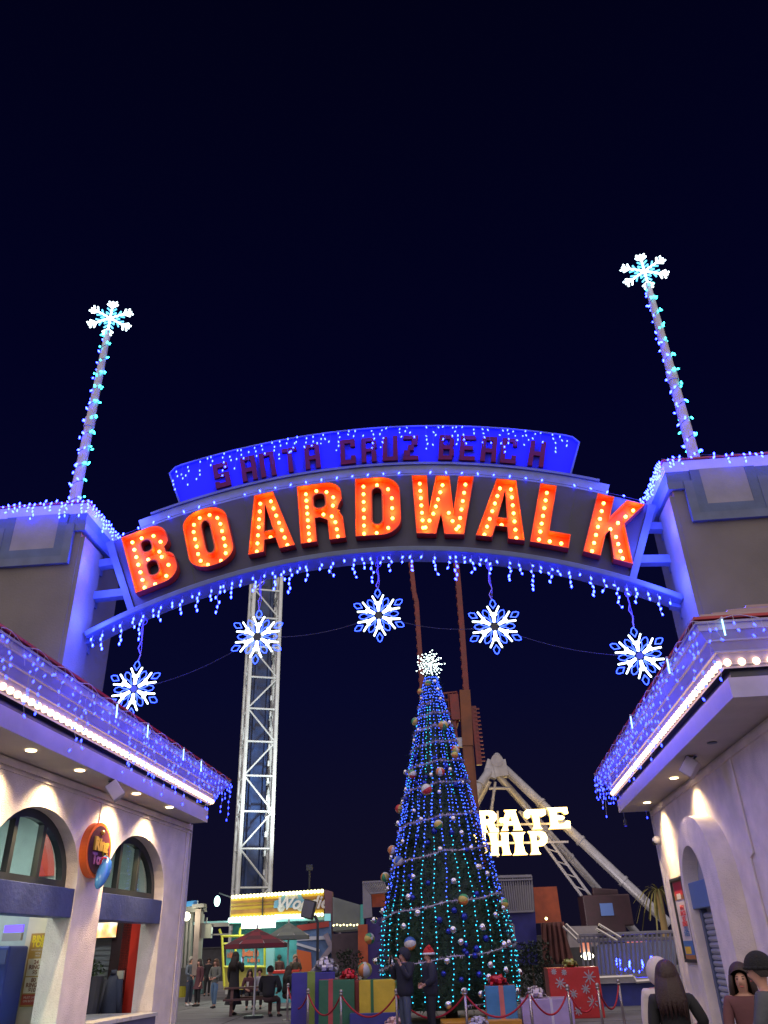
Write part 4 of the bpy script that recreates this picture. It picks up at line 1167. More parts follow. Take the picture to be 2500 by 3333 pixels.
# glowing letters
Ys = 53.0
SG = thing('ride_name_sign', 'glowing warm white fat lettered PIRATE SHIP sign in front of the A-frame', 'sign', (A(1620, 2700, Ys).x, Ys, 0))
o0s = Vector((A(1620, 2700, Ys).x, Ys, 0))
PL = {
 'H': [[(0, 0), (.44, 0), (.38, .1), (.40, .40), (.60, .40), (.62, .1), (.56, 0), (1, 0), (.93, .12), (.90, .5), (.93, .88), (1, 1), (.56, 1), (.62, .9), (.60, .62), (.40, .62), (.38, .9), (.44, 1), (0, 1), (.07, .88), (.10, .5), (.07, .12)]],
 'I': [[(0, 0), (1, 0), (.84, .12), (.74, .5), (.84, .88), (1, 1), (0, 1), (.16, .88), (.26, .5), (.16, .12)]],
 'P': [[(0, 0), (.56, 0), (.46, .12), (.44, .34), (.75, .36), (.95, .5), (1, .72), (.9, .92), (.65, 1), (0, 1), (.1, .88), (.14, .5), (.1, .12)], [(.42, .56), (.58, .58), (.66, .70), (.56, .82), (.42, .82)]],
 'R': [[(0, 0), (.46, 0), (.38, .12), (.36, .36), (.46, .36), (.58, .0), (1, 0), (1, .12), (.86, .2), (.78, .42), (.95, .58), (.97, .8), (.82, .96), (.6, 1), (0, 1), (.08, .88), (.11, .5), (.08, .12)], [(.38, .58), (.56, .60), (.62, .70), (.54, .80), (.38, .80)]],
 'A': [[(0, .0), (.34, 0), (.30, .12), (.34, .26), (.60, .26), (.62, .1), (.56, 0), (1, 0), (.92, .12), (.74, .9), (.80, 1), (.22, 1), (.30, .88), (.18, .62), (.0, .62), (-.06, .45), (.04, .36), (.12, .40), (.16, .30), (.08, .12)], [(.38, .44), (.56, .44), (.48, .76)]],
 'T': [[(.28, 0), (.76, 0), (.66, .14), (.66, .66), (.80, .62), (1.0, .72), (1, 1), (.1, 1), (-.05, .86), (-.04, .64), (.12, .54), (.24, .62), (.18, .74), (.34, .72), (.38, .3), (.36, .14)]],
 'E': [[(0, 0), (.98, 0), (1, .32), (.84, .36), (.70, .22), (.46, .2), (.42, .4), (.70, .42), (.78, .5), (.70, .6), (.42, .62), (.46, .80), (.68, .80), (.82, .66), (.96, .70), (.94, 1), (.02, 1), (.1, .88), (.13, .5), (.1, .12)]],
 'S': [[(.05, 0), (.7, 0), (.95, .14), (1, .36), (.85, .56), (.45, .70), (.5, .80), (.7, .74), (.92, .66), (.95, 1), (.35, 1), (.08, .86), (.04, .62), (.2, .46), (.58, .30), (.5, .2), (.3, .26), (.05, .36)]],
}
s0 = (A(1700, 2700, Ys) - A(1600, 2700, Ys)).x / 100
def pl(ch, x0, x1, y0, y1):
    p = A(x0, y1, Ys) - o0s; wv = (A(x1, y1, Ys) - A(x0, y1, Ys)).x; hv = A(x0, y0, Ys).z - A(x0, y1, Ys).z
    b = MB(); b.poly([[(px * wv, py * hv) for px, py in c] for c in PL[ch]], p, Vector((1, 0, 0)), Vector((0, 0, 1)), Vector((0, -1, 0)), .35, side=1)
    b.build('letter', [e_sign, glow('pirate_letter_edge', (1, .55, .10), 3)], SG)
pl('P', 1395, 1465, 2665, 2735); pl('I', 1470, 1515, 2660, 2732)
pl('R', 1558, 1622, 2642, 2712); pl('A', 1630, 1700, 2640, 2706); pl('T', 1712, 1780, 2638, 2702); pl('E', 1784, 1856, 2632, 2700)
pl('S', 1530, 1588, 2716, 2786); pl('H', 1594, 1664, 2714, 2786); pl('I', 1668, 1716, 2712, 2785); pl('P', 1724, 1786, 2708, 2783)
b = MB()
for y in (2690, 2750): b.bar(A(1400, y, Ys + .5) - o0s, A(1850, y - 10, Ys + .5) - o0s, .12, .12)
b.bar(A(1620, 2640, Ys + .6) - o0s, A(1620, 2790, Ys + .6) - o0s, .12, .12)
b.build('sign_rail', steel, SG)
light('POINT', 'sign_glow', A(1700, 2690, Ys - 3), (1, .75, .42), 90, shadow_soft_size=1.0)

# ---------------- snack stand with striped fascia
Yb = 40.0
o0b = Vector((A(760, 3100, Yb).x, Yb, 0))
t = thing('snack_stand', 'brightly lit snack stand with yellow and wood striped fascia at the far left', 'stall', o0b)
def wp(x, y, dy=0): return A(x, y, Yb + dy) - o0b
def quad(name, pxs, m, parent, thick=.1, dys=(0, 0)):
    (x0, y0), (x1, y1), (x2, y2), (x3, y3) = pxs   # TL TR BR BL
    b = MB(); P_ = [wp(x0, y0, dys[0]), wp(x1, y1, dys[1]), wp(x2, y2, dys[1]), wp(x3, y3, dys[0])]
    b.add(P_ + [p + Vector((0, thick, 0)) for p in P_], [(0, 1, 2, 3), (7, 6, 5, 4), (0, 4, 5, 1), (1, 5, 6, 2), (2, 6, 7, 3), (3, 7, 4, 0)])
    return b.build(name, m, parent)
yel = mat('fascia_yellow', (.60, .40, .03), .45, var=.1); wood = mat('fascia_wood', (.30, .14, .03), .5, var=.25)
F_tl, F_tr, F_br, F_bl = (752, 2924), (1054, 2904), (1054, 2974), (750, 2988)
quad('fascia', (F_tl, F_tr, F_br, F_bl), yel, t, .2)
def fx(f, g): # g 0 top .. 1 bottom
    x = F_tl[0] + (F_tr[0] - F_tl[0]) * f; yt = F_tl[1] + (F_tr[1] - F_tl[1]) * f; yb = F_bl[1] + (F_br[1] - F_bl[1]) * f
    return (x, yt + (yb - yt) * g)
for g0_, g1_ in ((.15, .28), (.38, .46), (.60, .80)):
    quad('wood_stripe', (fx(0.0, g0_), fx(1, g0_), fx(1, g1_), fx(0, g1_)), wood, t, .03, (-.035, -.035))
b = MB(); b.bar(wp(856, 2912, -.08), wp(854, 2986, -.08), .07, .05); b.build('divider', darkframe, t)
b = MB()
q = wp(*fx(.46, .62), -.05); b.poly([[(0, 0), (1.55, 0), (1.6, .3), (1.35, .34), (1.2, .62), (.45, .62), (.28, .36), (.02, .3)]], q, Vector((1, 0, 0)), Vector((0, 0, 1)), Vector((0, -1, 0)), .03)
b.build('wagon_picture', mat('wagon_blue', (.15, .35, .50), .4), t)
b = MB(); b.poly([[(.5, .36), (1.14, .36), (1.06, .56), (.55, .56)]], q + Vector((0, -.035, 0)), Vector((1, 0, 0)), Vector((0, 0, 1)), Vector((0, -1, 0)), .01)
b.cyl(q + Vector((.35, -.03, 0)), q + Vector((.35, -.06, 0)), .17, n=14); b.cyl(q + Vector((1.25, -.03, 0)), q + Vector((1.25, -.06, 0)), .17, n=14); b.build('wagon_detail', mat('wagon_pale', (.5, .5, .45), .5), t)
put_text('Woodies', 'lettering', mat('script_white', (.75, .74, .70), .4), t, wp(*fx(.79, .46), -.12), (1, 0, 0), (0, 0, 1), .72, shear=.35, bold=.02, extrude=.02)
# marquee bulbs
bbm = bulb_mesh('bulb', e_boothb, .085, .085, 8)
for row, (g_, n_) in enumerate(((-.06, 26), (1.04, 26))):
    for i in range(n_): inst(bbm, 'bulb', t, wp(*fx((i + .5) / n_, g_), -.15))
# roof slab, lamps and canopy underside
b = MB(); b.box((wp(900, 2990).x, 1.2, wp(900, 2996).z), (7.6, 2.6, .12)); b.build('canopy', mat('canopy_aqua', (.25, .50, .48), .5), t)
b = MB()
for x0, x1, y in ((744, 810, 2995), (895, 1000, 2984), (820, 876, 3001)): b.cyl(wp(x0, y, -.2), wp(x1, y - 2, -.2), .085, n=8)
b.box(wp(842, 3005, -.3), (1.5, .3, .38))
b.build('canopy_tube', e_booth, t)
light('AREA', 'canopy_light', o0b + wp(880, 3012, -.4), (.85, 1, .80), 70, (0, -.3, -1), size=3.0)
light('POINT', 'canopy_glow', o0b + wp(830, 3025, -2.5), (.85, 1, .80), 20, shadow_soft_size=.5)
# counter walls: aqua picture boards with yellow frame
aq = mat('board_aqua', (.10, .42, .45), .5, var=.15)
quad('picture_board', ((736, 3074), (884, 3072), (884, 3145), (736, 3147)), aq, t, .1, (.3, .3))
quad('back_wall', ((760, 3000), (1000, 2990), (1000, 3190), (740, 3200)), mat('stand_back', (.05, .25, .28), .5, var=.3), t, .1, (1.2, 1.2))
b = MB()
yl = mat('tube_yellow', (.70, .65, .05), .35)
fr = [((722, 3047), (860, 3045)), ((722, 3072), (880, 3070)), ((728, 3147), (870, 3146)), ((723, 3047), (730, 3210)), ((766, 3072), (768, 3147)), ((862, 3070), (862, 3150)), ((723, 3047), (714, 3024)), ((779, 3050), (783, 3020)), ((783, 3020), (850, 3018))]
for a_, c_ in fr: b.cyl(wp(*a_, .15), wp(*c_, .15), .055, n=6)
b.build('yellow_frame', yl, t)
cor = mat('picture_coral', (.65, .18, .08), .5)
def blob(x0, y0, x1, y1, seed):
    rnd = random.Random(seed); b = MB(); n = 14; P_ = []
    for i in range(n + 1): P_.append((x0 + (x1 - x0) * i / n, y0 + (y1 - y0) * rnd.uniform(.0, .6)))
    top_ = [wp(*p, .26) for p in P_]; bot_ = [wp(p[0], y1 - (p[1] - y0) * .3, .26) for p in P_]
    for i in range(n):
        if rnd.random() < .85: b.add([top_[i], top_[i + 1], bot_[i + 1], bot_[i], *[v + Vector((0, .03, 0)) for v in (top_[i], top_[i + 1], bot_[i + 1], bot_[i])]], [(0, 1, 2, 3), (4, 5, 6, 7), (0, 1, 5, 4), (2, 3, 7, 6)])
    return b.build('coral_lettering', cor, t)
blob(739, 3092, 757, 3120, 1); blob(780, 3085, 842, 3115, 2); blob(805, 3115, 845, 3133, 3)
quad('aqua_pillar', ((866, 3072), (892, 3071), (890, 3170), (866, 3172)), mat('pillar_aqua', (.25, .55, .55), .4), t, .4, (-.2, -.2))
quad('counter', ((728, 3150), (890, 3146), (890, 3220), (728, 3222)), mat('counter_yellow', (.55, .45, .10), .5, var=.2), t, .5, (.5, .5))
# right side of the stand: ribbed container, mural walls
rib = mat('ribbed_panel', (.15, .17, .17), .5, var=.1)
b = MB(); n = 34
for i in range(n):
    f0, f1_ = i / n, (i + .55) / n
    P_ = []
    for f in (f0, f1_):
        x = 1085 + (1172 - 1085) * f
        P_ += [wp(x, 2920 + (2945 - 2920) * f, -1 - 0 * f), wp(x, 3030 - 8 * f, -1)]
    b.add([P_[0], P_[2], P_[3], P_[1]], [(0, 1, 2, 3)])
P_ = [wp(1083, 2919, -.9), wp(1173, 2946, -.9), wp(1173, 3024, -.9), wp(1083, 3031, -.9)]
P2 = [p + Vector((0, 3, 0)) for p in P_]
b.add(P_ + P2, [(0, 1, 2, 3), (4, 7, 6, 5), (0, 4, 5, 1), (1, 5, 6, 2), (2, 6, 7, 3), (3, 7, 4, 0)])
b.build('ribbed_container', rib, t)
quad('teal_edge', ((1173, 2944), (1184, 2943), (1184, 3040), (1173, 3040)), mat('teal_edge', (.05, .30, .28), .5), t, .4, (-1, -1))
quad('corner_post', ((1056, 2895), (1082, 2902), (1084, 3180), (1062, 3180)), mat('post_maroon', (.16, .07, .08), .5, var=.2), t, .5, (-.6, -.6))
quad('blue_window', ((1056, 2974), (1076, 2974), (1076, 2997), (1056, 2997)), glow('aqua_lit_panel', (.2, .8, .85), .6), t, .05, (-.7, -.7))
quad('mural_wall', ((966, 3020), (1078, 3000), (1080, 3168), (966, 3168)), mat('mural_blue', (.07, .13, .27), .5, var=.3), t, .15, (-1.0, -1.0))
b = MB(); P_ = [wp(966, 3090, -1.06), wp(1012, 3100, -1.06), wp(1016, 3168, -1.06), wp(966, 3168, -1.06)]; b.add(P_ + [v + Vector((0, .03, 0)) for v in P_], [(0, 1, 2, 3), (4, 5, 6, 7), (0, 1, 5, 4), (1, 2, 6, 5), (0, 3, 7, 4)]); b.build('mural_orange', mat('mural_orange', (.50, .10, .02), .5), t)
b = MB(); P_ = [wp(966, 3012, -1.07), wp(1070, 2998, -1.07), wp(1072, 3016, -1.07), wp(966, 3032, -1.07)]; b.add(P_ + [v + Vector((0, .03, 0)) for v in P_], [(0, 1, 2, 3), (4, 5, 6, 7), (0, 1, 5, 4), (3, 2, 6, 7)]); b.build('mural_red', mat('mural_red', (.28, .03, .02), .5), t)
b = MB(); b.bar(wp(966, 3072, -1.08), wp(1040, 3094, -1.08), .06, .10); b.bar(wp(966, 3056, -1.08), wp(1060, 3052, -1.08), .04, .14); b.build('mural_stripe', mat('mural_pale', (.4, .42, .5), .5), t)
b = MB(); b.bar(wp(1112, 3040, -1.2), wp(1014, 3170, -1.2), .5, .2); b.bar(wp(1060, 3040, -1.2), wp(1120, 3178, -1.2), .3, .2); b.build('stair_stringer', mat('stair_grey', (.20, .17, .22), .5, var=.2), t)
for i in range(9): pass
sb = thing('string_of_lamps', 'short row of tiny warm lamps on the ribbed container', 'string lights', o0b)
for i in range(8): inst(bbm, 'bulb', sb, wp(1086 + i * 11, 3012 - (i % 2) * 2, -1.3), scale=.45)
b = MB(); b.tube([wp(1086 + i * 11, 3011 - (i % 2) * 2, -1.25) for i in range(8)], .015, 4); b.build('wire', wire_w, sb)
# big dark lamp box in front of the fascia
p = wp(1005, 2960, -8) + o0b
s_ = thing('stage_light', 'big dark floodlight box silhouetted in front of the striped fascia', 'lamp', p)
Mx = Matrix.Rotation(R(14), 3, 'Y')
b = MB(); b.box((0, 0, 0), (.46, .4, .62), Mx); bevel(b.build('housing', mat('lamp_black', (.02, .02, .022), .5), s_), .03)
b = MB(); b.box((-.02, -.21, 0), (.38, .02, .54), Mx); b.build('lens', mat('lamp_lens', (.12, .12, .13), .2), s_)
b = MB(); b.bar((.22, 0, -.2), (.34, 0, -.42), .1, .1); b.bar((.34, 0, -.42), (.34, 0, -p.z), .09, .09); b.build('post', darkframe, s_)
# flood on an arm at the left of the fascia
s_ = thing('arm_floodlight', 'bright floodlight on a thin arm at the left end of the striped fascia', 'lamp', wp(707, 2933, -.5) + o0b)
b = MB(); b.bar((0, .3, .35), wp(750, 2920, -.2) - wp(707, 2933, -.5), .06, .06); b.build('arm', darkframe, s_)
b = MB(); b.ball((0, 0, 0), .17, 10, 8, sc=(.8, .8, 1.3)); b.build('lens', glow('flood_lens', (.55, 1, .9), 6), s_)
light('POINT', 'floodlight_glow', wp(707, 2935, -1.2) + o0b, (.8, 1, .9), 35, shadow_soft_size=.2)

# ---------------- columns building at the far left
Yc = 36.0
o0c = Vector((A(600, 3100, Yc).x, Yc, 0))
def cp(x, y, dy=0): return A(x, y, Yc + dy) - o0c
t = thing('colonnade_building', 'dim grey colonnade building with a blue roof panel beyond the left booth', 'building', o0c)
colm = mat('column_grey', (.22, .22, .20), .6, var=.15)
def cq(name, pxs, m, thick, dy=0):
    P_ = [cp(*q_, dy) for q_ in pxs]; b = MB(); b.add(P_ + [p + Vector((0, thick, 0)) for p in P_], [(0, 1, 2, 3), (7, 6, 5, 4), (0, 4, 5, 1), (1, 5, 6, 2), (2, 6, 7, 3), (3, 7, 4, 0)]); return b.build(name, m, t)
for i, x in enumerate((585, 597, 609, 621)):
    cq('column', [(x, 2968), (x + 6, 2966), (x - 4, 3150), (x - 11, 3150)], colm, .25, 0)
cq('column', [(636, 2960), (654, 2958), (640, 3175), (624, 3175)], mat('column_brown', (.25, .20, .17), .6, var=.2), .5, -.5)
cq('beam', [(560, 2952), (660, 2944), (664, 2966), (560, 2974)], colm, .6, -.2)
cq('beam', [(625, 2944), (662, 2940), (664, 2952), (626, 2956)], colm, .6, -.6)
cq('roof_panel', [(560, 2940), (642, 2930), (642, 2948), (560, 2954)], mat('roof_blue', (.03, .18, .42), .4), .2, -.4)
cq('back_wall', [(540, 2972), (628, 2966), (618, 3210), (530, 3210)], mat('dim_wall', (.08, .08, .075), .7, var=.3), .2, 1.5)
cq('inner_column', [(655, 2975), (662, 2975), (650, 3160), (643, 3160)], colm, .25, 1.0)
s_ = thing('wall_lamp', 'bright globe wall lamp on the dim colonnade', 'lamp', cp(607, 2983, -.6) + o0c)
b = MB(); b.ball((0, 0, 0), .16, 12, 8); b.build('globe', glow('lamp_warm', (1, .95, .65), 9), s_)
b = MB(); b.bar((0, .1, .1), (0, .6, .15), .05, .05); b.build('arm', darkframe, s_)
light('POINT', 'wall_lamp_glow', cp(607, 2986, -1.2) + o0c, (1, .93, .7), 60, shadow_soft_size=.2)
s_ = thing('cross_beam', 'horizontal steel beam with a hanging box lamp between colonnade and snack stand', 'beam', cp(640, 3012) + o0c)
b = MB(); q0, q1 = Vector((0, 0, 0)), cp(745, 3009) - cp(640, 3012); b.bar(q0, q1, .10, .14); b.bar(q0 + Vector((0, 0, -.35)), q1 + Vector((0, 0, -.35)), .05, .05)
b.build('beam', mat('beam_grey', (.25, .25, .22), .5), s_)
b = MB(); q2 = cp(670, 3031) - cp(640, 3012); b.box(q2, (.5, .3, .5)); b.bar(q2 + Vector((0, 0, .25)), q2 + Vector((0, 0, .5)), .05, .05); b.build('box_lamp', mat('box_lamp', (.35, .38, .28), .4), s_)
s_ = thing('yellow_bin', 'yellow litter bin near the booth corner', 'bin', atZ(583, 3246, 0))
b = MB(); b.cyl((0, 0, 0), (0, 0, 1.0), .36, .40, n=18); b.cyl((0, 0, 1.0), (0, 0, 1.05), .42, n=18); b.build('body', mat('bin_yellow', (.40, .36, .03), .5, var=.15), s_)
b = MB(); b.cyl((0, 0, 1.05), (0, 0, 1.12), .3, .2, n=18); b.build('lid', mat('bin_lid', (.1, .1, .03), .5), s_)
def bush(name, lab, c, r_, h, n, col):
    t = thing(name, lab, 'shrub', c)
    b = MB()
    for i in range(n):
        a = random.uniform(0, 2 * pi); u = random.random() ** .5; z = random.uniform(.1, 1)
        rr_ = r_ * u * (1 - .5 * z * z); q = Vector((cos(a) * rr_, sin(a) * rr_, z * h)); d = Vector([random.uniform(-1, 1) for _ in range(3)]).normalized() * random.uniform(.07, .14)
        s2 = d.cross(Vector((.3, .5, .8))).normalized() * .04; b.add([q - s2, q + d, q + s2], [(0, 1, 2)])
    b.build('foliage', mat(name + '_leaf', col, .6, var=.5), t)
    b = MB(); b.cyl((0, 0, 0), (0, 0, h * .6), .05, .02, n=6); b.build('trunk', mat('bark', (.08, .05, .03), .9), t)
bush('tall_shrub', 'dark narrow shrub in front of the colonnade', atZ(592, 3240, 0) + Vector((0, 1.2, 0)), .55, 2.6, 500, (.03, .06, .03))

# ---------------- ride platforms behind the tree
Yr = 34.0
def blk(name, lab, cat, parts, Y, extra=None):
    o = Vector((A(parts[0][2][0][0], 3100, Y).x, Y, 0)); t = thing(name, lab, cat, o)
    for pn, m_, pxs, th, dy in parts:
        P_ = [A(*q_, Y + dy) - o for q_ in pxs]; b = MB()
        b.add(P_ + [p + Vector((0, th, 0)) for p in P_], [(0, 1, 2, 3), (7, 6, 5, 4), (0, 4, 5, 1), (1, 5, 6, 2), (2, 6, 7, 3), (3, 7, 4, 0)]); b.build(pn, m_, t)
    return t, o
pur = mat('platform_purple', (.035, .02, .14), .5, var=.25); oran = mat('platform_orange', (.36, .07, .02), .5, var=.25); gry = mat('rail_grey', (.22, .21, .23), .45, metal=.2, var=.1)
navy = mat('platform_navy', (.012, .012, .13), .45, var=.25); hair = mat('brown_fabric', (.10, .035, .03), .8, bump=.8, bscale=5, var=.5, vscale=2)
t, o = blk('ride_platform', 'purple and orange ride platform with pale railing left of the christmas tree', 'platform', [
 ('orange_panel', oran, [(1208, 2898), (1252, 2898), (1255, 2950), (1212, 2952)], .3, .3),
 ('orange_post', oran, [(1165, 3010), (1196, 3008), (1198, 3140), (1166, 3142)], .3, -.2),
 ('purple_wall', pur, [(1192, 2990), (1260, 2985), (1262, 3330), (1196, 3330)], .3, 0),
 ('brown_skirt', mat('skirt_brown', (.06, .04, .05), .7, var=.3), [(1080, 3040), (1165, 3035), (1165, 3160), (1080, 3165)], .3, .6)], Yr)
def rail(t, o, Y, tl, tr, br, bl_, n, r_=.025, nm='railing', m_=None):
    b = MB(); f = lambda p: A(*p, Y) - o
    b.cyl(f(tl), f(tr), r_ * 1.4, n=5); b.cyl(f(bl_), f(br), r_ * 1.4, n=5)
    for i in range(n + 1):
        k = i / n; b.cyl(f(tl).lerp(f(tr), k), f(bl_).lerp(f(br), k), r_, n=5)
    b.build(nm, m_ or gry, t)
rail(t, o, Yr - .3, (1180, 2872), (1250, 2869), (1258, 2903), (1206, 2908), 11, .03)
b = MB(); f = lambda x, y: A(x, y, Yr - .3) - o
P_ = [f(1180, 2872), f(1206, 2880), f(1212, 2985), f(1182, 2990)]; b.add(P_ + [v + Vector((0, .06, 0)) for v in P_], [(0, 1, 2, 3), (4, 5, 6, 7), (0, 1, 5, 4), (1, 2, 6, 5), (0, 3, 7, 4)]); b.build('side_screen', gry, t)
t, o = blk('ride_platform', 'navy ride platform with orange tower panel and pale railing right of the christmas tree', 'platform', [
 ('navy_wall', navy, [(1640, 2972), (1742, 2968), (1752, 3140), (1650, 3145)], .5, 0),
 ('orange_tower', oran, [(1736, 2888), (1812, 2885), (1828, 3000), (1742, 3005)], .5, .6),
 ('screen_backing', mat('screen_back', (.12, .11, .13), .6, var=.2), [(1610, 2885), (1735, 2880), (1742, 2970), (1625, 2975)], .1, .4),
 ('rear_wall', mat('rear_dark', (.03, .02, .025), .6), [(1560, 3140), (1830, 3130), (1840, 3330), (1560, 3330)], .3, .8),
 ('grey_step', mat('step_grey', (.08, .08, .09), .6, var=.2), [(1710, 3168), (1800, 3168), (1800, 3215), (1710, 3218)], .5, -1.5),
 ('pale_deck', mat('deck_pale', (.30, .27, .27), .6, var=.2), [(1850, 3015), (1945, 3013), (1950, 3080), (1850, 3084)], .3, 2)], Yr)
rail(t, o, Yr - .2, (1606, 2853), (1730, 2850), (1736, 2966), (1625, 2970), 16, .03)
rail(t, o, Yr - .25, (1606, 2856), (1730, 2853), (1731, 2862), (1608, 2866), 2, .03)
b = MB(); f = lambda x, y: A(x, y, Yr - .6) - o
b.tube([f(1640, 3010), f(1670, 3010), f(1676, 3080), f(1682, 3150)], .05, 6); b.build('hand_rail', gry, t)
# brown hanging drapes with yellow lamp
s_ = thing('brown_drape', 'brown folded drape hanging below the orange ride panel', 'drape', A(1805, 3140, Yr - .8))
b = MB(); vs = []; nx, nz = 36, 8
p00, p10, p11, p01 = [A(*q_, Yr - .8) - A(1805, 3140, Yr - .8) for q_ in ((1762, 3005), (1836, 3000), (1868, 3135), (1768, 3140))]
for j in range(nz + 1):
    for i in range(nx + 1):
        a_ = p00.lerp(p10, i / nx); c_ = p01.lerp(p11, i / nx); v = a_.lerp(c_, j / nz) + Vector((.03 * sin(i * 1.7 + j * .4), .10 * sin(i * .9 + .2 * j), 0)); vs.append(v)
b.add(vs, [(j * (nx + 1) + i, j * (nx + 1) + i + 1, (j + 1) * (nx + 1) + i + 1, (j + 1) * (nx + 1) + i) for j in range(nz) for i in range(nx)])
o_ = b.build('cloth', hair, s_, smooth=True); sm = o_.modifiers.new('thick', 'SOLIDIFY'); sm.thickness = .03
s_ = thing('small_lamp', 'tiny yellow lamp on the orange ride panel', 'lamp', A(1778, 2990, Yr - .2)); b = MB(); b.ball((0, 0, 0), .05, 8, 6); b.build('globe', glow('tiny_yellow', (1, .8, .3), 8), s_); b = MB(); b.bar((0, 0, 0), (0, .5, 0), .03, .03); b.build('arm', darkframe, s_)
for i, (x, y) in enumerate(((1735, 3160), (1770, 3162), (1700, 3150))):
    p = atY(x, 3160, 31); 
    bush('hedge_shrub', ('low dark hedge shrub behind the lavender gift box', 'low dark hedge shrub behind the red gift box', 'low dark hedge shrub beside the christmas tree')[i], Vector((p.x, 31 + i * .3, 0)), .55, 1.75, 420, (.02, .035, .02))
bush('hedge_shrub', 'low dark shrub behind the blue and green gift boxes', Vector((atY(1135, 3150, 30).x, 30, 0)), .8, 1.7, 500, (.02, .035, .02))
# raised deck with railing at the right
Yd = 27.0
t, o = blk('raised_deck', 'raised blue deck with pale steel railing in front of the swinging ship ride', 'deck', [
 ('blue_wall', mat('deck_blue', (.025, .035, .20), .5, var=.2), [(1900, 3203), (2250, 3190), (2250, 3345), (1900, 3350)], .3, 0),
 ('deck_edge', mat('deck_edge', (.40, .38, .40), .5, var=.1), [(1895, 3190), (2250, 3176), (2250, 3193), (1895, 3204)], .6, -.15),
 ('back_panel', mat('panel_greenish', (.16, .18, .16), .6, var=.2), [(1945, 3075), (2200, 3060), (2200, 3180), (1945, 3190)], .1, 2.0)], Yd)
rail(t, o, Yd - .1, (1888, 3045), (2240, 3030), (2240, 3168), (1905, 3180), 24, .035)
rail(t, o, Yd + .5, (1880, 3060), (2240, 3052), (2240, 3056), (1880, 3064), 1, .03)
b = MB(); f = lambda x, y, d=0: A(x, y, Yd - .3 + d) - o
for g0_, g1_ in (((1832, 3015), (1876, 3058)), ((1842, 3008), (1880, 3045)), ((1940, 3022), (2008, 3062)), ((1948, 3008), (2020, 3052))):
    b = MB(); b.cyl(f(*g0_), f(*g1_), .04, n=6); b.build('stair_rail', mat('rail_bright', (.6, .56, .5), .3, metal=.5), t)
b = MB()
b.tube([f(1900, 3185), f(2060, 3178), f(2070, 3195), f(2160, 3188)], .05, 6); b.build('stair_rail', mat('rail_bright', (.6, .56, .5), .3, metal=.5), t)
s_ = thing('orange_lit_panel', 'orange lit panels glimpsed through the deck railing', 'panel', A(1905, 3100, Yd + 4))
oo = A(1905, 3100, Yd + 4)
for (x0, x1, y0, y1) in ((1890, 1925, 3068, 3100), (2036, 2100, 3058, 3094)):
    b = MB(); P_ = [A(x0, y0, Yd + 4) - oo, A(x1, y0, Yd + 4) - oo, A(x1, y1, Yd + 4) - oo, A(x0, y1, Yd + 4) - oo]; b.add(P_ + [v + Vector((0, .1, 0)) for v in P_], [(0, 1, 2, 3), (4, 5, 6, 7), (0, 1, 5, 4), (1, 2, 6, 5), (2, 3, 7, 6), (3, 0, 4, 7)]); b.build('panel', glow('orange_panel', (.9, .16, .03), .7), s_)
b = MB(); b.ball(A(1912, 3112, Yd + 3.9) - oo, .14, 10, 6, sc=(1.6, .6, .8)); b.build('lamp', glow('lamp_warm', (1, .95, .65), 9), s_)
s_ = thing('blue_light_swirl', 'small blue rope light scroll behind the deck railing', 'string lights', A(2075, 3140, Yd + .8)); oo = A(2075, 3140, Yd + .8)
pos = []
for i in range(60):
    a = i * .42; r_ = .10 + .05 * sin(a * .7); x = -.65 + i * .023
    pos.append(Vector((x + r_ * cos(a), 0, r_ * sin(a) * 1.3)))
b = MB(); b.tube(pos, .008, 4); b.build('wire', wire_m, s_); light_string(s_, [p for i, p in enumerate(pos) if i % 1 == 0], BL)
# palm beyond the right building
pp = Vector((A(2165, 3050, 50).x, 50, 0)); t = thing('palm_tree', 'yellow lit palm tree half hidden by the right building', 'tree', pp)
hz = A(2168, 2900, 50).z
b = MB(); b.cyl((0, 0, 0), (.1, 0, hz), .22, .16, n=10); b.build('trunk', mat('palm_bark', (.20, .14, .06), .9, bump=.5), t)
b = MB()
for i in range(46):
    a = random.uniform(0, 2 * pi); l = random.uniform(1.0, 1.7); dr = random.uniform(.4, 2.2)
    pts = [Vector((.1 + cos(a) * l * f, sin(a) * l * f, hz + .9 * f - dr * f * f * 1.4)) for f in (0, .25, .5, .75, 1)]
    for p, q in zip(pts, pts[1:]):
        s2 = Vector((-sin(a), cos(a), 0)) * .05; b.add([p - s2, p + s2, q + s2 * .8, q - s2 * .8], [(0, 1, 2, 3)])
b.build('crown', mat('palm_leaf', (.10, .09, .02), .6, var=.4), t)
light('POINT', 'palm_fill', (pp.x - 1.5, 48, 3.5), (1, .8, .35), 10, shadow_soft_size=.3)  # added dim fill for the palm crown, no lamp body

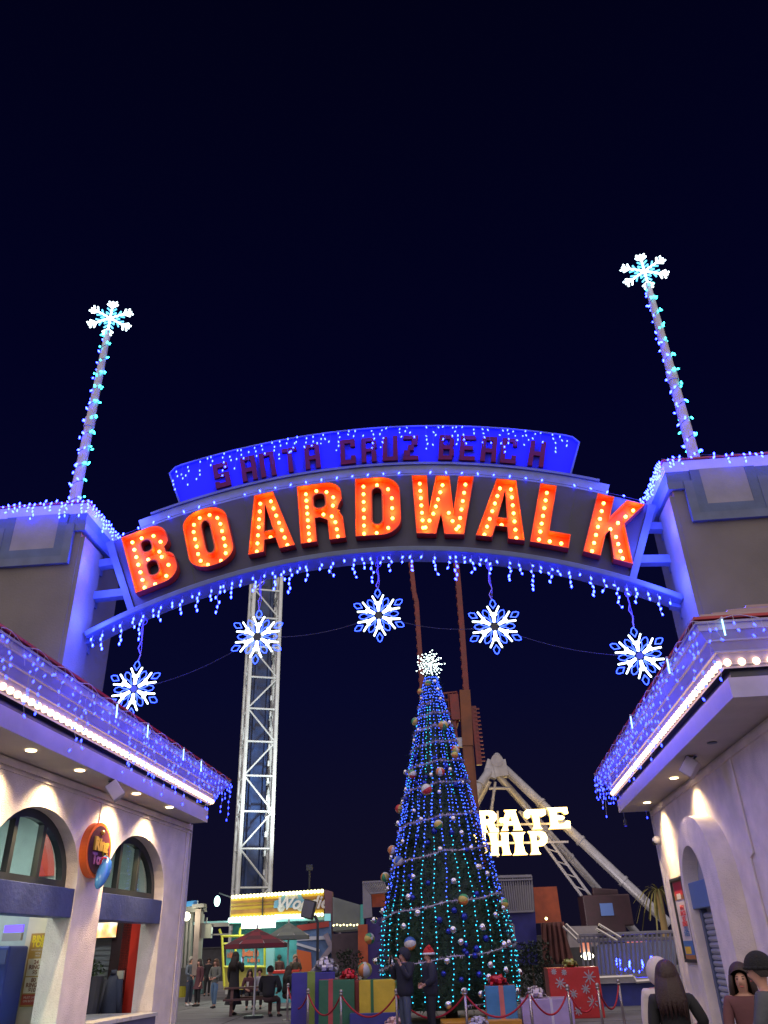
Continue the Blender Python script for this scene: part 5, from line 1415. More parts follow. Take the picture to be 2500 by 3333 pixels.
# ---------------- parasols
def parasol(name, lab, x0, x1, ytop, yrim, Y, m1, m2, px_pole):
    c = A((x0 + x1) / 2, yrim, Y); half = (A(x1, yrim, Y) - A(x0, yrim, Y)).x / 2; zt = A((x0 + x1) / 2, ytop, Y).z
    t = thing(name, lab, 'parasol', (c.x, Y, 0)); b = MB(); n = 8; zr = c.z; H_ = zt - zr
    vs = [(0, 0, zt)]; R_ = 4
    for j in range(1, R_ + 1):
        for i in range(n):
            a = 2 * pi * (i + .5) / n; f = j / R_; vs.append((half * f * cos(a), half * f * sin(a), zt - H_ * f ** 1.05 ))
    fs = []
    for i in range(n): b.m
    b.add(vs, [], 0); base = 0
    for i in range(n): b.f.append((0, 1 + i, 1 + (i + 1) % n)); b.m.append(i % 2)
    for j in range(1, R_):
        for i in range(n):
            b.f.append((1 + (j - 1) * n + i, 1 + j * n + i, 1 + j * n + (i + 1) % n, 1 + (j - 1) * n + (i + 1) % n)); b.m.append((i + j * (m1 is not m2)) % 2)
    for i in range(n):  # valance
        a_ = Vector(vs[1 + (R_ - 1) * n + i]); c_ = Vector(vs[1 + (R_ - 1) * n + (i + 1) % n]); o_ = len(b.v)
        b.v += [a_, c_, c_ - Vector((0, 0, .12)), a_ - Vector((0, 0, .12))]; b.f.append((o_, o_ + 1, o_ + 2, o_ + 3)); b.m.append(i % 2)
    b.build('canopy', [m1, m2], t)
    b = MB(); b.cyl((0, 0, 0), (0, 0, zt + .1), .03, n=8); b.build('pole', mat('pole_white', (.5, .5, .48), .4), t)
    b = MB(); b.cyl((0, 0, 0), (0, 0, .07), .3, n=14); b.build('foot', darkframe, t)
    b = MB()
    for i in range(n):
        a = 2 * pi * (i + .5) / n; b.cyl((0, 0, zt - .05), (half * cos(a), half * sin(a), zr + .0), .012, n=4)
    b.build('ribs', mat('pole_white', (.5, .5, .48), .4), t)
parasol('parasol', 'red and maroon striped parasol over the picnic table', 733, 938, 3022, 3072, 27.5, mat('parasol_red', (.20, .03, .04), .8, bump=.2), mat('parasol_maroon', (.10, .03, .035), .8, bump=.2), 833)
parasol('parasol', 'grey green parasol beside the striped one', 868, 1010, 3002, 3046, 31, mat('parasol_grey', (.16, .18, .15), .8, bump=.2), mat('parasol_grey2', (.13, .15, .13), .8, bump=.2), 908)
# teal bins, red counter behind the boxes
for i, (x, y, lab, c_) in enumerate(((643, 3236, 'grey teal litter bin left of the woman in jeans', (.10, .20, .20)),)):
    s_ = thing('litter_bin', lab, 'bin', atZ(x, y, 0)); b = MB(); b.box((0, 0, .5), (.6, .55, 1.0)); bevel(b.build('body', mat('bin_teal%d' % i, c_, .5, var=.1), s_), .04); b = MB(); b.box((0, 0, 1.04), (.64, .6, .07)); b.build('lid', darkframe, s_)
s_ = thing('red_kiosk_counter', 'small red topped aqua kiosk counter behind the navy gift box', 'counter', atZ(925, 3262, 0)); b = MB(); b.box((0, 0, .5), (1.1, .7, 1.0)); b.build('body', aq, s_); b = MB(); b.box((0, 0, 1.05), (1.25, .85, .12)); bevel(b.build('top', redp, s_), .03)
# ================================================================== far boundary
b = MB(); b.box((0, 0, 1.2), (150, .4, 2.4)); b.box((0, 0, 2.45), (150, .6, .1))
o = b.build('boundary_wall', mat('boundary_dark', (.03, .03, .035), .8, var=.3)); o.location = (0, 75, 0)
tag(o, 'long low dark wall closing the fairground far behind the rides', 'wall')

# ================================================================== CHRISTMAS TREE
YT = 24.0
TX = A(1458, 3100, YT).x
prof_px = [(2196, 14), (2260, 30), (2350, 50), (2450, 74), (2520, 92), (2600, 108), (2700, 130), (2800, 156), (2900, 180), (3000, 204), (3100, 218), (3200, 220), (3290, 214)]
PR = []
for y, hw in prof_px:
    xc = 1402 + (y - 2200) * .0626
    p0 = A(xc, y, YT); p1 = A(xc + hw, y, YT); PR.append((p0.z, (p1 - p0).length))
PR.sort()
def trad(z):
    if z <= PR[0][0]: return PR[0][1]
    for (z0, r0), (z1, r1) in zip(PR, PR[1:]):
        if z <= z1: return r0 + (r1 - r0) * (z - z0) / (z1 - z0)
    return .05
ZT, ZB = PR[-1][0], .28
C0 = Vector((TX, YT, 0))
def on_tree(x, y, off=0.0):
    Y = YT
    for _ in range(8):
        p = A(x, y, Y); r_ = trad(p.z) + off; dx = p.x - TX
        Y = YT - sqrt(max(0, r_ * r_ - dx * dx))
    return A(x, y, Y)
t = thing('christmas_tree', 'huge dark green christmas tree covered in blue and teal lights', 'tree', C0)
b = MB(); b.cyl((0, 0, 0), (0, 0, ZT - .1), .16, .03, n=10); b.build('trunk', mat('bark', (.08, .05, .03), .9), t)
b = MB()
needle = mat('needle_green', (.022, .055, .028), .6, var=.7, vscale=2.5)
n = 24; lv = 40; vs = []
for j in range(lv + 1):
    z = ZB + (ZT - ZB) * j / lv; r_ = trad(z) * .80
    for i in range(n): vs.append((r_ * cos(2 * pi * i / n), r_ * sin(2 * pi * i / n), z))
b.add(vs, [(j * n + i, j * n + (i + 1) % n, (j + 1) * n + (i + 1) % n, (j + 1) * n + i) for j in range(lv) for i in range(n)])
rnd = random.Random(3)
for k in range(22000):
    z = ZB + (ZT - ZB) * (1 - sqrt(rnd.random())) if rnd.random() < .8 else rnd.uniform(ZB, ZT)
    a = rnd.uniform(0, 2 * pi); rr_ = trad(z) * rnd.uniform(.78, 1.0) + (.10 if rnd.random() < .15 else 0) * (.3 + .7 * abs(sin(a * 7 + z * 3)))
    q = Vector((rr_ * cos(a), rr_ * sin(a), z)); d = Vector((cos(a) * .7 + rnd.uniform(-.5, .5), sin(a) * .7 + rnd.uniform(-.5, .5), rnd.uniform(-.5, .4))).normalized() * rnd.uniform(.08, .19)
    s2 = d.cross(Vector((rnd.uniform(-1, 1), rnd.uniform(-1, 1), 1))).normalized() * rnd.uniform(.012, .03)
    b.add([q - s2, q + d, q + s2], [(0, 1, 2)])
b.build('crown', needle, t)
# strands
NS = 30
for k in range(NS + 14):
    a = 2 * pi * (k + .5) / NS if k < NS else 2 * pi * (k - NS + .1) / 14 + .05 * sin(k * 3.1)
    b = MB(); pts = []; z = ZT - .15; i = 0
    while z > (ZB if k < NS else ZB + (ZT - ZB) * .45) + .02 + .25 * random.random() * (k % 3):
        r_ = trad(z) + .035; aa = a + .018 * sin(z * 3 + k) 
        pts.append(Vector((r_ * cos(aa), r_ * sin(aa), z)))
        z -= .10 if z > 4.2 else .115
    for i, p in enumerate(pts):
        f = (ZT - p.z) / (ZT - ZB)
        front = max(0, -sin(a))
        teal = f > .50 + (.24 * abs(cos(a))) and (k % 3 != 1 or f > .72) or (f < .42 and f > .12 and k % 4 == 0)
        b.oct(p + Vector((random.uniform(-.02, .02), random.uniform(-.02, .02), random.uniform(-.02, .02))), (.018 if f > .45 else .015) * random.choice((.8, 1, 1, 1.15)), mi=2 if teal else 1)
    b.tube(pts[::3], .006, 3, mi=0)
    o = b.build('light_strand', [wire_m, e_blue2, e_teal2]); o.location = C0
    tag(o, 'blue and teal light strand running from top to foot of the christmas tree', 'string lights', 'light strands on the christmas tree')
# garland
cross = [2262, 2303, 2348, 2403, 2470, 2543, 2656, 2773, 2938, 3112, 3270]
zc_ = [A(1402 + (y - 2200) * .0626, y, YT - 1).z for y in cross]
b = MB(); pts = []
for i in range(len(zc_) - 1):
    for s_ in range(40):
        f = s_ / 40; z = zc_[i] + (zc_[i + 1] - zc_[i]) * f; a = -pi / 2 - 2 * pi * f   # descends to the left
        z += .22 * sin((f + .0) * 2 * pi) * min(1, (ZT - z) / 5) * -1 * .0 - .05 * abs(sin(s_ * .55))
        r_ = trad(z) + .05; pts.append(Vector((r_ * cos(a), r_ * sin(a), z)))
taper(b, pts, [.012] * len(pts), 5)
for p_, q_ in zip(pts, pts[1:]):
    for k in range(26):
        c = p_.lerp(q_, random.random()); d = Vector((random.gauss(0, 1), random.gauss(0, 1), random.gauss(0, 1))).normalized() * random.uniform(.05, .10); s2 = d.cross(Vector((.3, .2, .9))).normalized() * .014
        b.add([c - s2, c + d, c + s2], [(0, 1, 2)])
o = b.build('garland', mat('garland_silver', (.62, .56, .70), .4, metal=.15, var=.25)); o.location = C0
tag(o, 'thick silver lavender garland spiralling around the christmas tree', 'garland')
# topper
S0 = A(1400, 2163, YT); t = thing('star_topper', 'starburst of white lights on the tip of the christmas tree', 'tree topper', S0)
b = MB(); c_ = MB()
for k in range(46):
    z = 1 - 2 * (k + .5) / 46; a = k * 2.39996; d = Vector((sqrt(1 - z * z) * cos(a), sqrt(1 - z * z) * sin(a), z)); L = .40 if k % 3 else .48
    c_.cyl((0, 0, 0), d * L, .005, n=4)
    for j in range(3): b.oct(d * L * (.52 + .24 * j), .017 + (.004 if j == 2 else 0))
c_.cyl((0, 0, 0), (0, 0, -.45), .02, n=6)
c_.build('spokes', ridewhite, t); b.build('leds', e_star, t)
b = MB(); b.ball((0, 0, 0), .06, 10, 8); b.build('core', e_star, t)
# beach balls
bc = [mat('ball_white', (.65, .62, .6), .35), mat('ball_red', (.55, .04, .05), .35), mat('ball_green', (.05, .28, .12), .35), mat('ball_yellow', (.60, .45, .10), .35), mat('ball_blue', (.04, .12, .45), .35), mat('ball_orange', (.65, .22, .06), .35)]
def ballmesh(seq, nm):
    b = MB(); b.ball((0, 0, 0), 1, 24, 12, mf=lambda i, j: seq[(i // 4) % 6] if 0 < j < 11 else 0)
    return mesh_only(b, nm, bc, True)
BB = [ballmesh((0, 1, 0, 4, 0, 5), 'ball'), ballmesh((2, 3, 0, 2, 3, 5), 'ball'), ballmesh((0, 5, 2, 0, 1, 3), 'ball')]
balls = [(1369, 2252, .105, 1), (1393, 2224, .10, 1), (1352, 2349, .125, 1), (1443, 2361, .15, 1), (1482, 2440, .13, 2), (1479, 2457, .11, 1), (1342, 2520, .13, 2), (1433, 2512, .13, 0), (1388, 2570, .16, 2), (1301, 2633, .13, 2),
         (1427, 2684, .125, 1), (1277, 2767, .13, 0), (1297, 2803, .14, 0), (1254, 2855, .13, 1), (1509, 2928, .14, 1), (1335, 3071, .155, 0), (1203, 3055, .14, 1), (1188, 3157, .19, 2), (1640, 2940, .12, 1)]
posw = ['near the very tip on the left', 'just under the starburst', 'on the upper left edge', 'on the upper right side', 'on the right edge, the higher of a touching pair', 'on the right edge, the lower of a touching pair',
        'on the left edge at upper mid height', 'with red panels at upper mid height', 'large one above the middle garland', 'with orange panels on the left edge at mid height', 'just below the middle garland', 'red and white on the left edge, higher of two',
        'red and white on the left edge, lower of two', 'green and yellow on the lower left edge', 'on the garland at the lower right', 'red white and blue, above the head of the hooded man', 'green on the far lower left edge', 'biggest one beside the yellow gift box', 'on the lower right edge']
for (x, y, r_, k), w_ in zip(balls, posw):
    o = bpy.data.objects.new('beach_ball', BB[k]); COL.objects.link(o); o.location = on_tree(x, y, .06 + r_ * .3); o.scale = (r_,) * 3; o.rotation_euler = [random.uniform(0, 3) for _ in range(3)]
    tag(o, 'beach ball on the tree, ' + w_, 'ornament', 'beach balls on the christmas tree')
bm_ = MB(); bm_.ball((0, 0, 0), 1, 12, 8); BSIL = mesh_only(bm_, 'bauble', [mat('bauble_silver', (.75, .72, .80), .12, metal=1)], True)
bm_ = MB(); bm_.ball((0, 0, 0), 1, 12, 8); BBLU = mesh_only(bm_, 'bauble', [mat('bauble_blue', (.03, .05, .40), .2, metal=.7)], True)
sil = [(1415, 2219), (1425, 2245), (1372, 2274), (1433, 2275), (1462, 2352), (1362, 2377), (1349, 2411), (1320, 2513), (1465, 2505), (1403, 2522), (1322, 2570), (1430, 2578), (1505, 2547), (1348, 2640), (1312, 2610), (1475, 2665), (1502, 2711), (1371, 2667), (1297, 2680), (1312, 2740),
       (1433, 2765), (1275, 2790), (1346, 2854), (1533, 2760), (1555, 2822), (1585, 2844), (1477, 2868), (1330, 2920), (1247, 2965), (1218, 2995), (1315, 3015), (1360, 2972), (1475, 3026), (1570, 3018), (1500, 3066), (1640, 3075), (1655, 3068), (1455, 3128), (1595, 3140), (1590, 3180),
       (1645, 3157), (1690, 3165), (1225, 3128), (1275, 3132), (1565, 3235), (1510, 3226), (1460, 3270), (1682, 3225), (1560, 2822), (1637, 2955), (1612, 2978), (1264, 2893)]
for i, (x, y) in enumerate(sil):
    o = bpy.data.objects.new('bauble', BSIL); COL.objects.link(o); o.location = on_tree(x, y, .05); o.scale = (.055 + .035 * (y - 2200) / 1000 + .02 * random.random(),) * 3
    tag(o, 'shiny silver bauble on the light covered christmas tree', 'ornament', 'silver baubles on the christmas tree')
for i in range(38):
    y = random.uniform(2450, 3230); f = random.uniform(-.85, .85); hw = [h for yy, h in prof_px if yy >= y][0]
    o = bpy.data.objects.new('bauble', BBLU); COL.objects.link(o); o.location = on_tree(1402 + (y - 2200) * .0626 + f * hw, y, .04); o.scale = (random.uniform(.05, .09),) * 3
    tag(o, 'glossy dark blue bauble on the light covered christmas tree', 'ornament', 'blue baubles on the christmas tree')

# ================================================================== GIFT BOXES
def bow(t, c, r_, m, n=26, nm='bow'):
    b = MB(); rnd = random.Random(int(c[0] * 50))
    for k in range(n):
        z = rnd.uniform(.05, 1); a = k * 2.4; d = Vector((sqrt(1 - z * z) * cos(a), sqrt(1 - z * z) * sin(a), z * .9)); side = d.cross(Vector((0, 0, 1)))
        side = (side.normalized() if side.length > .05 else Vector((1, 0, 0))) * r_ * .16
        pts = [Vector(c) + d * r_ * f + Vector((0, 0, 1)) * 0 + d.cross(side).normalized() * r_ * w_ for f, w_ in ((.05, 0), (.5, .22), (.9, .2), (1.0, 0), (.85, -.18), (.45, -.15), (.05, 0))]
        for p, q in zip(pts, pts[1:]): b.add([p - side, p + side, q + side, q - side], [(0, 1, 2, 3)])
    b.build(nm, m, t)
def gift(lab, x0, x1, yt, Y, depth, rz, m, mr, ribs=(.5,), rw=.09, bowm=None, bowr=.2, bowx=None, zbase=0, group='gift boxes around the christmas tree', side=True, bowdy=0):
    p0, p1 = A(x0, yt, Y), A(x1, yt, Y); W_ = (p1 - p0).length * (cos(rz) if abs(rz) < .3 else .9); H_ = p0.z - zbase
    c = (p0 + p1) / 2; t = thing('gift_box', lab, 'gift box', (c.x, Y + depth / 2, zbase), rz, group)
    b = MB(); b.box((0, 0, H_ / 2), (W_, depth, H_)); bevel(b.build('box', m, t), .012)
    for f in ribs:
        b = MB(); x = (f - .5) * W_; b.box((x, -depth / 2 - .004, H_ / 2), (rw, .008, H_)); b.box((x, 0, H_ + .005), (rw, depth + .012, .009)); b.build('ribbon', mr, t)
    if side:
        b = MB()
        for s_ in (-1, 1): b.box((s_ * (W_ / 2 + .004), 0, H_ / 2), (.008, rw, H_))
        b.box((0, 0, H_ + .009), (W_ + .012, rw, .007)); b.build('ribbon', mr, t)
    if bowm: bow(t, (((bowx if bowx is not None else .5) - .5) * W_, bowdy, H_ + .02), bowr, bowm)
    return t, c, W_, H_
gm = lambda n, c: mat(n, c, .33, bump=.5, bscale=3.5, var=.14)
silverbow = mat('bow_silver', (.62, .58, .68), .3, metal=.3); redbow = mat('bow_red', (.60, .02, .04), .3); goldbow = mat('bow_gold', (.40, .42, .12), .3, metal=.4); whitebow = mat('bow_white', (.70, .60, .68), .4)
gift('big navy gift box with a lime ribbon and silver bow', 945, 1085, 3168, 23.2, 1.2, R(4), gm('wrap_navy', (.035, .03, .28)), gm('rib_lime', (.22, .32, .05)), (.45,), .20, silverbow, .36, .78)
gift('dark green gift box with a red ribbon and red bow', 1034, 1150, 3192, 22.3, .9, R(4), gm('wrap_green', (.02, .14, .07)), gm('rib_red', (.50, .06, .07)), (.33,), .11, redbow, .24, .85)
gift('narrow dark red gift box between the green and yellow boxes', 1149, 1172, 3192, 22.5, .5, 0, gm('wrap_darkred', (.28, .01, .02)), gm('rib_red', (.50, .06, .07)), (), .08, None, side=False)
zb_ = A(1220, 3300, 22.0).z
gift('low navy gift box under the yellow one', 1138, 1300, 3300, 21.9, 1.1, 0, gm('wrap_navy2', (.03, .035, .22)), gm('rib_navy', (.02, .03, .12)), (), .1, None, side=False)
gift('yellow gift box with a dark green ribbon on the low navy box', 1171, 1288, 3192, 22.0, .8, R(-3), gm('wrap_yellow', (.62, .44, .03)), gm('rib_green', (.02, .15, .05)), (.36,), .07, None, zbase=zb_ + .006)
zb2 = A(1630, 3328, 21.6).z
gift('low orange gift box under the sky blue one', 1440, 1700, 3328, 21.2, 1.2, 0, gm('wrap_orange', (.55, .25, .03)), gm('rib_orange', (.4, .12, .02)), (), .1, None, side=False)
gift('sky blue gift box with a coral ribbon and red bow', 1582, 1680, 3211, 21.6, .7, R(-4), gm('wrap_sky', (.05, .22, .45)), gm('rib_coral', (.60, .16, .14)), (.52,), .11, redbow, .26, .45, zbase=zb2 + .006)
gift('lavender gift box with a white ribbon and silver bow', 1702, 1868, 3254, 21.4, .9, R(-5), gm('wrap_lavender', (.42, .32, .56)), gm('rib_white', (.62, .56, .68)), (.58,), .06, whitebow, .26, .32)
t, c, W_, H_ = gift('tall red gift box printed with silver snowflakes', 1787, 1952, 3152, 23.0, 1.1, R(-4), gm('wrap_red', (.52, .03, .03)), gm('rib_gold', (.5, .35, .1)), (), .1, goldbow, .22, .48, side=False, bowdy=-.2)
b = MB()
for fx_, fz, r_ in ((.12, .93, .07), (.32, .91, .07), (.80, .80, .16), (.22, .70, .13), (.70, .57, .11), (.45, .48, .10), (.80, .32, .14), (.18, .22, .12), (.50, .15, .10)):
    for k in range(8):
        a = k * pi / 4; q = Vector(((fx_ - .5) * W_, -.556, fz * H_)); e_ = q + Vector((cos(a) * r_, 0, sin(a) * r_)); b.bar(q, e_, .012, .028 if k % 2 else .02)
b.build('snowflake_print', mat('print_silver', (.45, .44, .50), .3, metal=.4), t)
def loose_bow(x, y, Y, lab, m, r_, z=0):
    p = A(x, y, Y); t = thing('gift_bow', lab, 'bow', (p.x, Y, max(z, p.z - r_ * .6))); bow(t, (0, 0, 0), r_, m, 34, 'loops'); b = MB(); b.cyl((0, 0, -max(0, p.z - r_ * .6)), (0, 0, .02), .05, n=8); b.build('stem', m, t)
loose_bow(1283, 3320, 21.0, 'pale pink pompom bow at the foot of the couple', mat('bow_pink', (.65, .42, .42), .5), .26)
loose_bow(1556, 3318, 20.9, 'pale lilac pompom bow in front of the tree foot', mat('bow_lilac', (.50, .46, .60), .5), .26)
# ------------------------------------------------------------------ stanchions and ropes
chrome = mat('stanchion_metal', (.42, .38, .38), .3, metal=.8, var=.1); rope = mat('rope_red', (.38, .01, .03), .7)
st = [(938, 3206, 'first stanchion from the left, beside the navy gift box'), (1003, 3224, 'stanchion in front of the lime ribbon of the navy box'), (1110, 3228, 'stanchion in front of the green gift box'),
      (1290, 3226, 'stanchion right of the yellow gift box beside the couple'), (1513, 3226, 'stanchion in front of the lit tree foot'), (1722, 3221, 'stanchion left of the lavender gift box'),
      (1846, 3212, 'stanchion right of the lavender gift box'), (1944, 3207, 'stanchion in front of the tall red gift box edge'), (2012, 3194, 'stanchion alone in front of the blue deck wall')]
sp_ = []
proto = None
for i, (x, y, lab) in enumerate(st):
    p = atZ(x, y, .86); p.z = 0; sp_.append(p)
    t = thing('stanchion', 'metal barrier ' + lab, 'barrier post', p, 0, 'rope stanchions around the tree')
    if not proto:
        b = MB(); b.cyl((0, 0, 0), (0, 0, .84), .028, n=12); pm = mesh_only(b, 'pole', [chrome], True)
        b = MB(); b.cyl((0, 0, 0), (0, 0, .02), .16, n=20); b.cyl((0, 0, .02), (0, 0, .05), .15, .04, n=20); bm2 = mesh_only(b, 'base', [chrome])
        b = MB(); b.ball((0, 0, .865), .042, 12, 8); b.cyl((0, 0, .80), (0, 0, .83), .04, n=12); fm = mesh_only(b, 'finial', [chrome], True); proto = 1
    inst(pm, 'pole', t, (0, 0, 0)); inst(bm2, 'base', t, (0, 0, 0)); inst(fm, 'finial', t, (0, 0, 0))
rn = ('from the first stanchion to the lime ribbon one', 'in front of the navy and green boxes', 'in front of the yellow gift box', 'behind the couple', 'left of the sky blue gift box', 'in front of the lavender gift box', 'in front of the tall red gift box', 'at the right end by the blue deck')
for i in range(len(sp_) - 1):
    p, q = sp_[i] + Vector((0, 0, .80)), sp_[i + 1] + Vector((0, 0, .80)); L = (q - p).length
    pts = [p.lerp(q, f / 16) + Vector((0, 0, -(.38 if L < 1.3 else .40) * (1 - (f / 8 - 1) ** 2))) for f in range(17)]
    b = MB(); taper(b, pts, [.018] * 17, 7); o = b.build('barrier_rope', rope, smooth=True)
    tag(o, 'sagging red barrier rope ' + rn[i], 'rope', 'ropes between the stanchions')

# ================================================================== PICNIC TABLE
p = atZ(815, 3302, 0)
t = thing('picnic_table', 'dark brown picnic table with attached benches under the striped parasol', 'picnic table', p, R(8))
brn = mat('picnic_brown', (.12, .06, .055), .7, bump=.3, bscale=12, var=.3)
b = MB()
for i in range(5): b.box((0, -.32 + .16 * i, .74), (1.7, .15, .05))
b.build('table_top', brn, t)
for s_ in (-1, 1):
    b = MB(); b.box((0, s_ * .72, .44), (1.7, .26, .05)); b.build('bench', brn, t)
for s_ in (-1, 1):
    b = MB(); b.bar((s_ * .6, -.3, .71), (s_ * .6, -.55, .0), .09, .12); b.bar((s_ * .6, .3, .71), (s_ * .6, .55, .0), .09, .12); b.bar((s_ * .6, -.82, .39), (s_ * .6, .82, .39), .09, .10); b.build('leg_frame', brn, t)
tb_ = p
for i, (dx, dy, c_) in enumerate(((-.15, .1, (.75, .75, .72)), (.35, -.1, (.7, .72, .75)))):
    s_ = thing('paper_cup', ('white paper cup on the left half of the picnic table', 'white paper cup on the right half of the picnic table')[i], 'cup', p + Vector((dx, dy, .765))); b = MB(); b.cyl((0, 0, 0), (0, 0, .12), .03, .042, n=12); b.build('cup', mat('cup_white', c_, .5), s_); b = MB(); b.cyl((0, 0, .12), (0, 0, .13), .045, n=12); b.build('lid', mat('cup_white', c_, .5), s_)

# ================================================================== PEOPLE
skin = mat('skin', (.52, .28, .20), .55); 
def skinmesh(name, V, E_, rad, m, parent, sub=1, root=0):
    me = bpy.data.meshes.new(name); me.from_pydata([Vector(v) for v in V], E_, []); me.materials.append(m)
    o = bpy.data.objects.new(name, me); COL.objects.link(o); o.parent = parent
    md = o.modifiers.new('skin', 'SKIN'); md.use_smooth_shade = True; md.branch_smoothing = .3
    for i, r_ in enumerate(rad):
        sv = me.skin_vertices[0].data[i]; rr_ = r_ if isinstance(r_, tuple) else (r_, r_); sv.radius = rr_
        sv.use_root = (i == root)
    s2 = o.modifiers.new('sub', 'SUBSURF'); s2.levels = sub; s2.render_levels = sub
    return o
def person(lab, loc, rz, h, top, bottom, hair='short', hairm=None, shoes=None, pose='stand', coat=0, hat=None, hk=1.0, la=None, ra=None, lean=0, face=0, step=.0, bulk=1.0, bare_legs=False, head_turn=0):
    """local frame: faces -y. la / ra: (elbow, wrist) offsets from the shoulder as fractions of h"""
    t = thing('person', lab, 'person', loc, rz)
    K = h
    sit = pose == 'sit'
    hipz = .50 * K if not sit else .46 * (K / 1.7) * 1.02
    dz = hipz - .50 * K
    P_ = lambda x, y, z: Vector((x * K, (y - (z - .5) * lean) * K, z * K + dz))
    sw = .105 * bulk; 
    pel, wst, cst, nb, nk, hb, hd, ht = P_(0, 0, .50), P_(0, .003, .60), P_(0, .006, .72), P_(0, .004, .80), P_(0, 0, .845), P_(0, -.006, .875), P_(0, -.008 , .93), P_(0, 0, .96)
    HS = .058 * hk
    hc = nk + Vector((0, -.006 * K, .065 * K * hk)); htp = nk + Vector((0, .004 * K, .105 * K * hk)); hjaw = nk + Vector((0, -.018 * K, .030 * K * hk))
    V = [pel, wst, cst, nb, nk, hjaw, hc, htp]; Rr = [(.068, .048), (.060, .045), (.075, .050), (.06, .045), .030, (.036 * hk, .040 * hk), (HS * .82, HS), (HS * .62, HS * .72)]
    E_ = [(0, 1), (1, 2), (2, 3), (3, 4), (4, 5), (5, 6), (6, 7)]
    def addc(parent, pts, rads):
        i = parent
        for p, r_ in zip(pts, rads):
            V.append(p); Rr.append(r_); E_.append((i, len(V) - 1)); i = len(V) - 1
        return i
    # nose
    addc(6, [hc + Vector((0, -.060 * K * hk, -.008 * K))], [.009])
    arms = []
    for s_, spec in ((-1, la), (1, ra)):
        sh = P_(s_ * sw, .004, .805)
        el, wr = spec if spec else ((s_ * .025, .01, -.17), (s_ * .02, -.03, -.32))
        elp = sh + Vector(el) * K; wrp = sh + Vector(wr) * K
        d = (wrp - elp).normalized(); side = d.cross(Vector((0, 1, .2))).normalized() * s_
        palm = wrp + d * .032 * K
        i = addc(3, [sh, elp, wrp, palm], [.036, .026, .017, (.020, .013)])
        nrm = d.cross(side)
        for f, ln in ((-1.5, .030), (-.5, .038), (.5, .040), (1.5, .034)):
            b0 = palm + d * .020 * K + side * f * .009 * K; addc(i, [b0, b0 + (d * .6 + nrm * .35) * ln * K, b0 + (d * .9 + nrm * .9) * ln * K], [.0068, .0060, .0050])
        th = palm - d * .006 * K + side * -.018 * K; addc(i, [th, th + (d * .6 - side * .5) * .03 * K], [.0075, .006])
        arms.append((sh, elp, wrp))
    legs = []
    for s_ in (-1, 1):
        hp = P_(s_ * .052, 0, .49)
        if sit: kn = hp + Vector((s_ * .03 * K, -.235 * K, .0)); an = kn + Vector((0, -.01 * K, -(kn.z) + .045 * K))
        else: kn = P_(s_ * .056, -.01 - s_ * step * .6, .275); an = P_(s_ * .058, .012 - s_ * step * 1.3 + (.03 if s_ * step < 0 else 0), .05); kn.z -= dz; 
        to = an + Vector((s_ * .01 * K, -.085 * K, -.032 * K))
        addc(0, [hp, kn, an, to], [.044, .032, .021, (.022, .013)]); legs.append((hp, kn, an, to))
    body = skinmesh('body', V, E_, [tuple(x * K for x in r_) if isinstance(r_, tuple) else r_ * K for r_ in Rr], skin, t, 2 if face else 1)
    # jacket
    V2 = [pel + Vector((0, 0, (-.055 if not sit else 0) * K)), wst, cst, nb, nb + (nk - nb) * .55]; R2 = [(.102 * bulk, .078 * bulk), (.095 * bulk, .073 * bulk), (.105 * bulk, .078 * bulk), (.078 * bulk, .06), .043]; E2 = [(0, 1), (1, 2), (2, 3), (3, 4)]
    V, Rr, E_ = V2, R2, E2
    for sh, el, wr in arms: addc(3, [sh, el, el.lerp(wr, .93)], [.046 * bulk, .037 * bulk, .028 * bulk])
    skinmesh('jacket', V, E_, [tuple(x * K for x in r_) if isinstance(r_, tuple) else r_ * K for r_ in Rr], top, t, 2 if face else 1)
    if coat:
        b = MB(); n = 18; rings = []
        zs = [(.62, .085, .065), (.50, .098, .08), (.50 - coat * .5, .115, .095), (.50 - coat, .125 + coat * .12, .105 + coat * .12)]
        for z, rx, ry in zs: rings.append([P_(rx * cos(2 * pi * i / n) * bulk, ry * sin(2 * pi * i / n) * bulk + .002, z) + Vector((0, 0, -dz if z < .5 and not sit else 0)) for i in range(n)])
        b.add([v for r_ in rings for v in r_], [(j * n + i, j * n + (i + 1) % n, (j + 1) * n + (i + 1) % n, (j + 1) * n + i) for j in range(3) for i in range(n)])
        b.build('coat_skirt', top, t, smooth=True)
    if not bare_legs:
        V, Rr, E_ = [pel + Vector((0, 0, .08 * K)), pel], [(.09, .068), (.092, .07)], [(0, 1)]
        for hp, kn, an, to in legs: addc(1, [hp, kn, kn.lerp(an, .93)], [.062, .044, .034])
        skinmesh('trousers', V, E_, [tuple(x * K for x in r_) if isinstance(r_, tuple) else r_ * K for r_ in Rr], bottom, t, 1)
    for hp, kn, an, to in legs:
        b = MB(); taper(b, [an + Vector((0, .022 * K, -.022 * K)), an + Vector((0, -.01 * K, -.020 * K)), to.lerp(an, .4) + Vector((0, 0, -.008 * K)), to + Vector((0, -.012 * K, .0))], [.022 * K, .030 * K, .028 * K, .016 * K], 10, flat=.9)
        zmin = min(v.z for v in b.v)
        for v in b.v: v.z -= min(zmin, zmin) if not sit else 0
        b.build('shoe', shoes or mat('shoe_black', (.02, .02, .02), .5), t, smooth=True)
    r_h = HS * K
    hm = hairm or mat('hair_dark', (.02, .012, .01), .6, bump=.5, bscale=60)
    Hc = hc + Vector((0, .006 * K, .012 * K * hk))
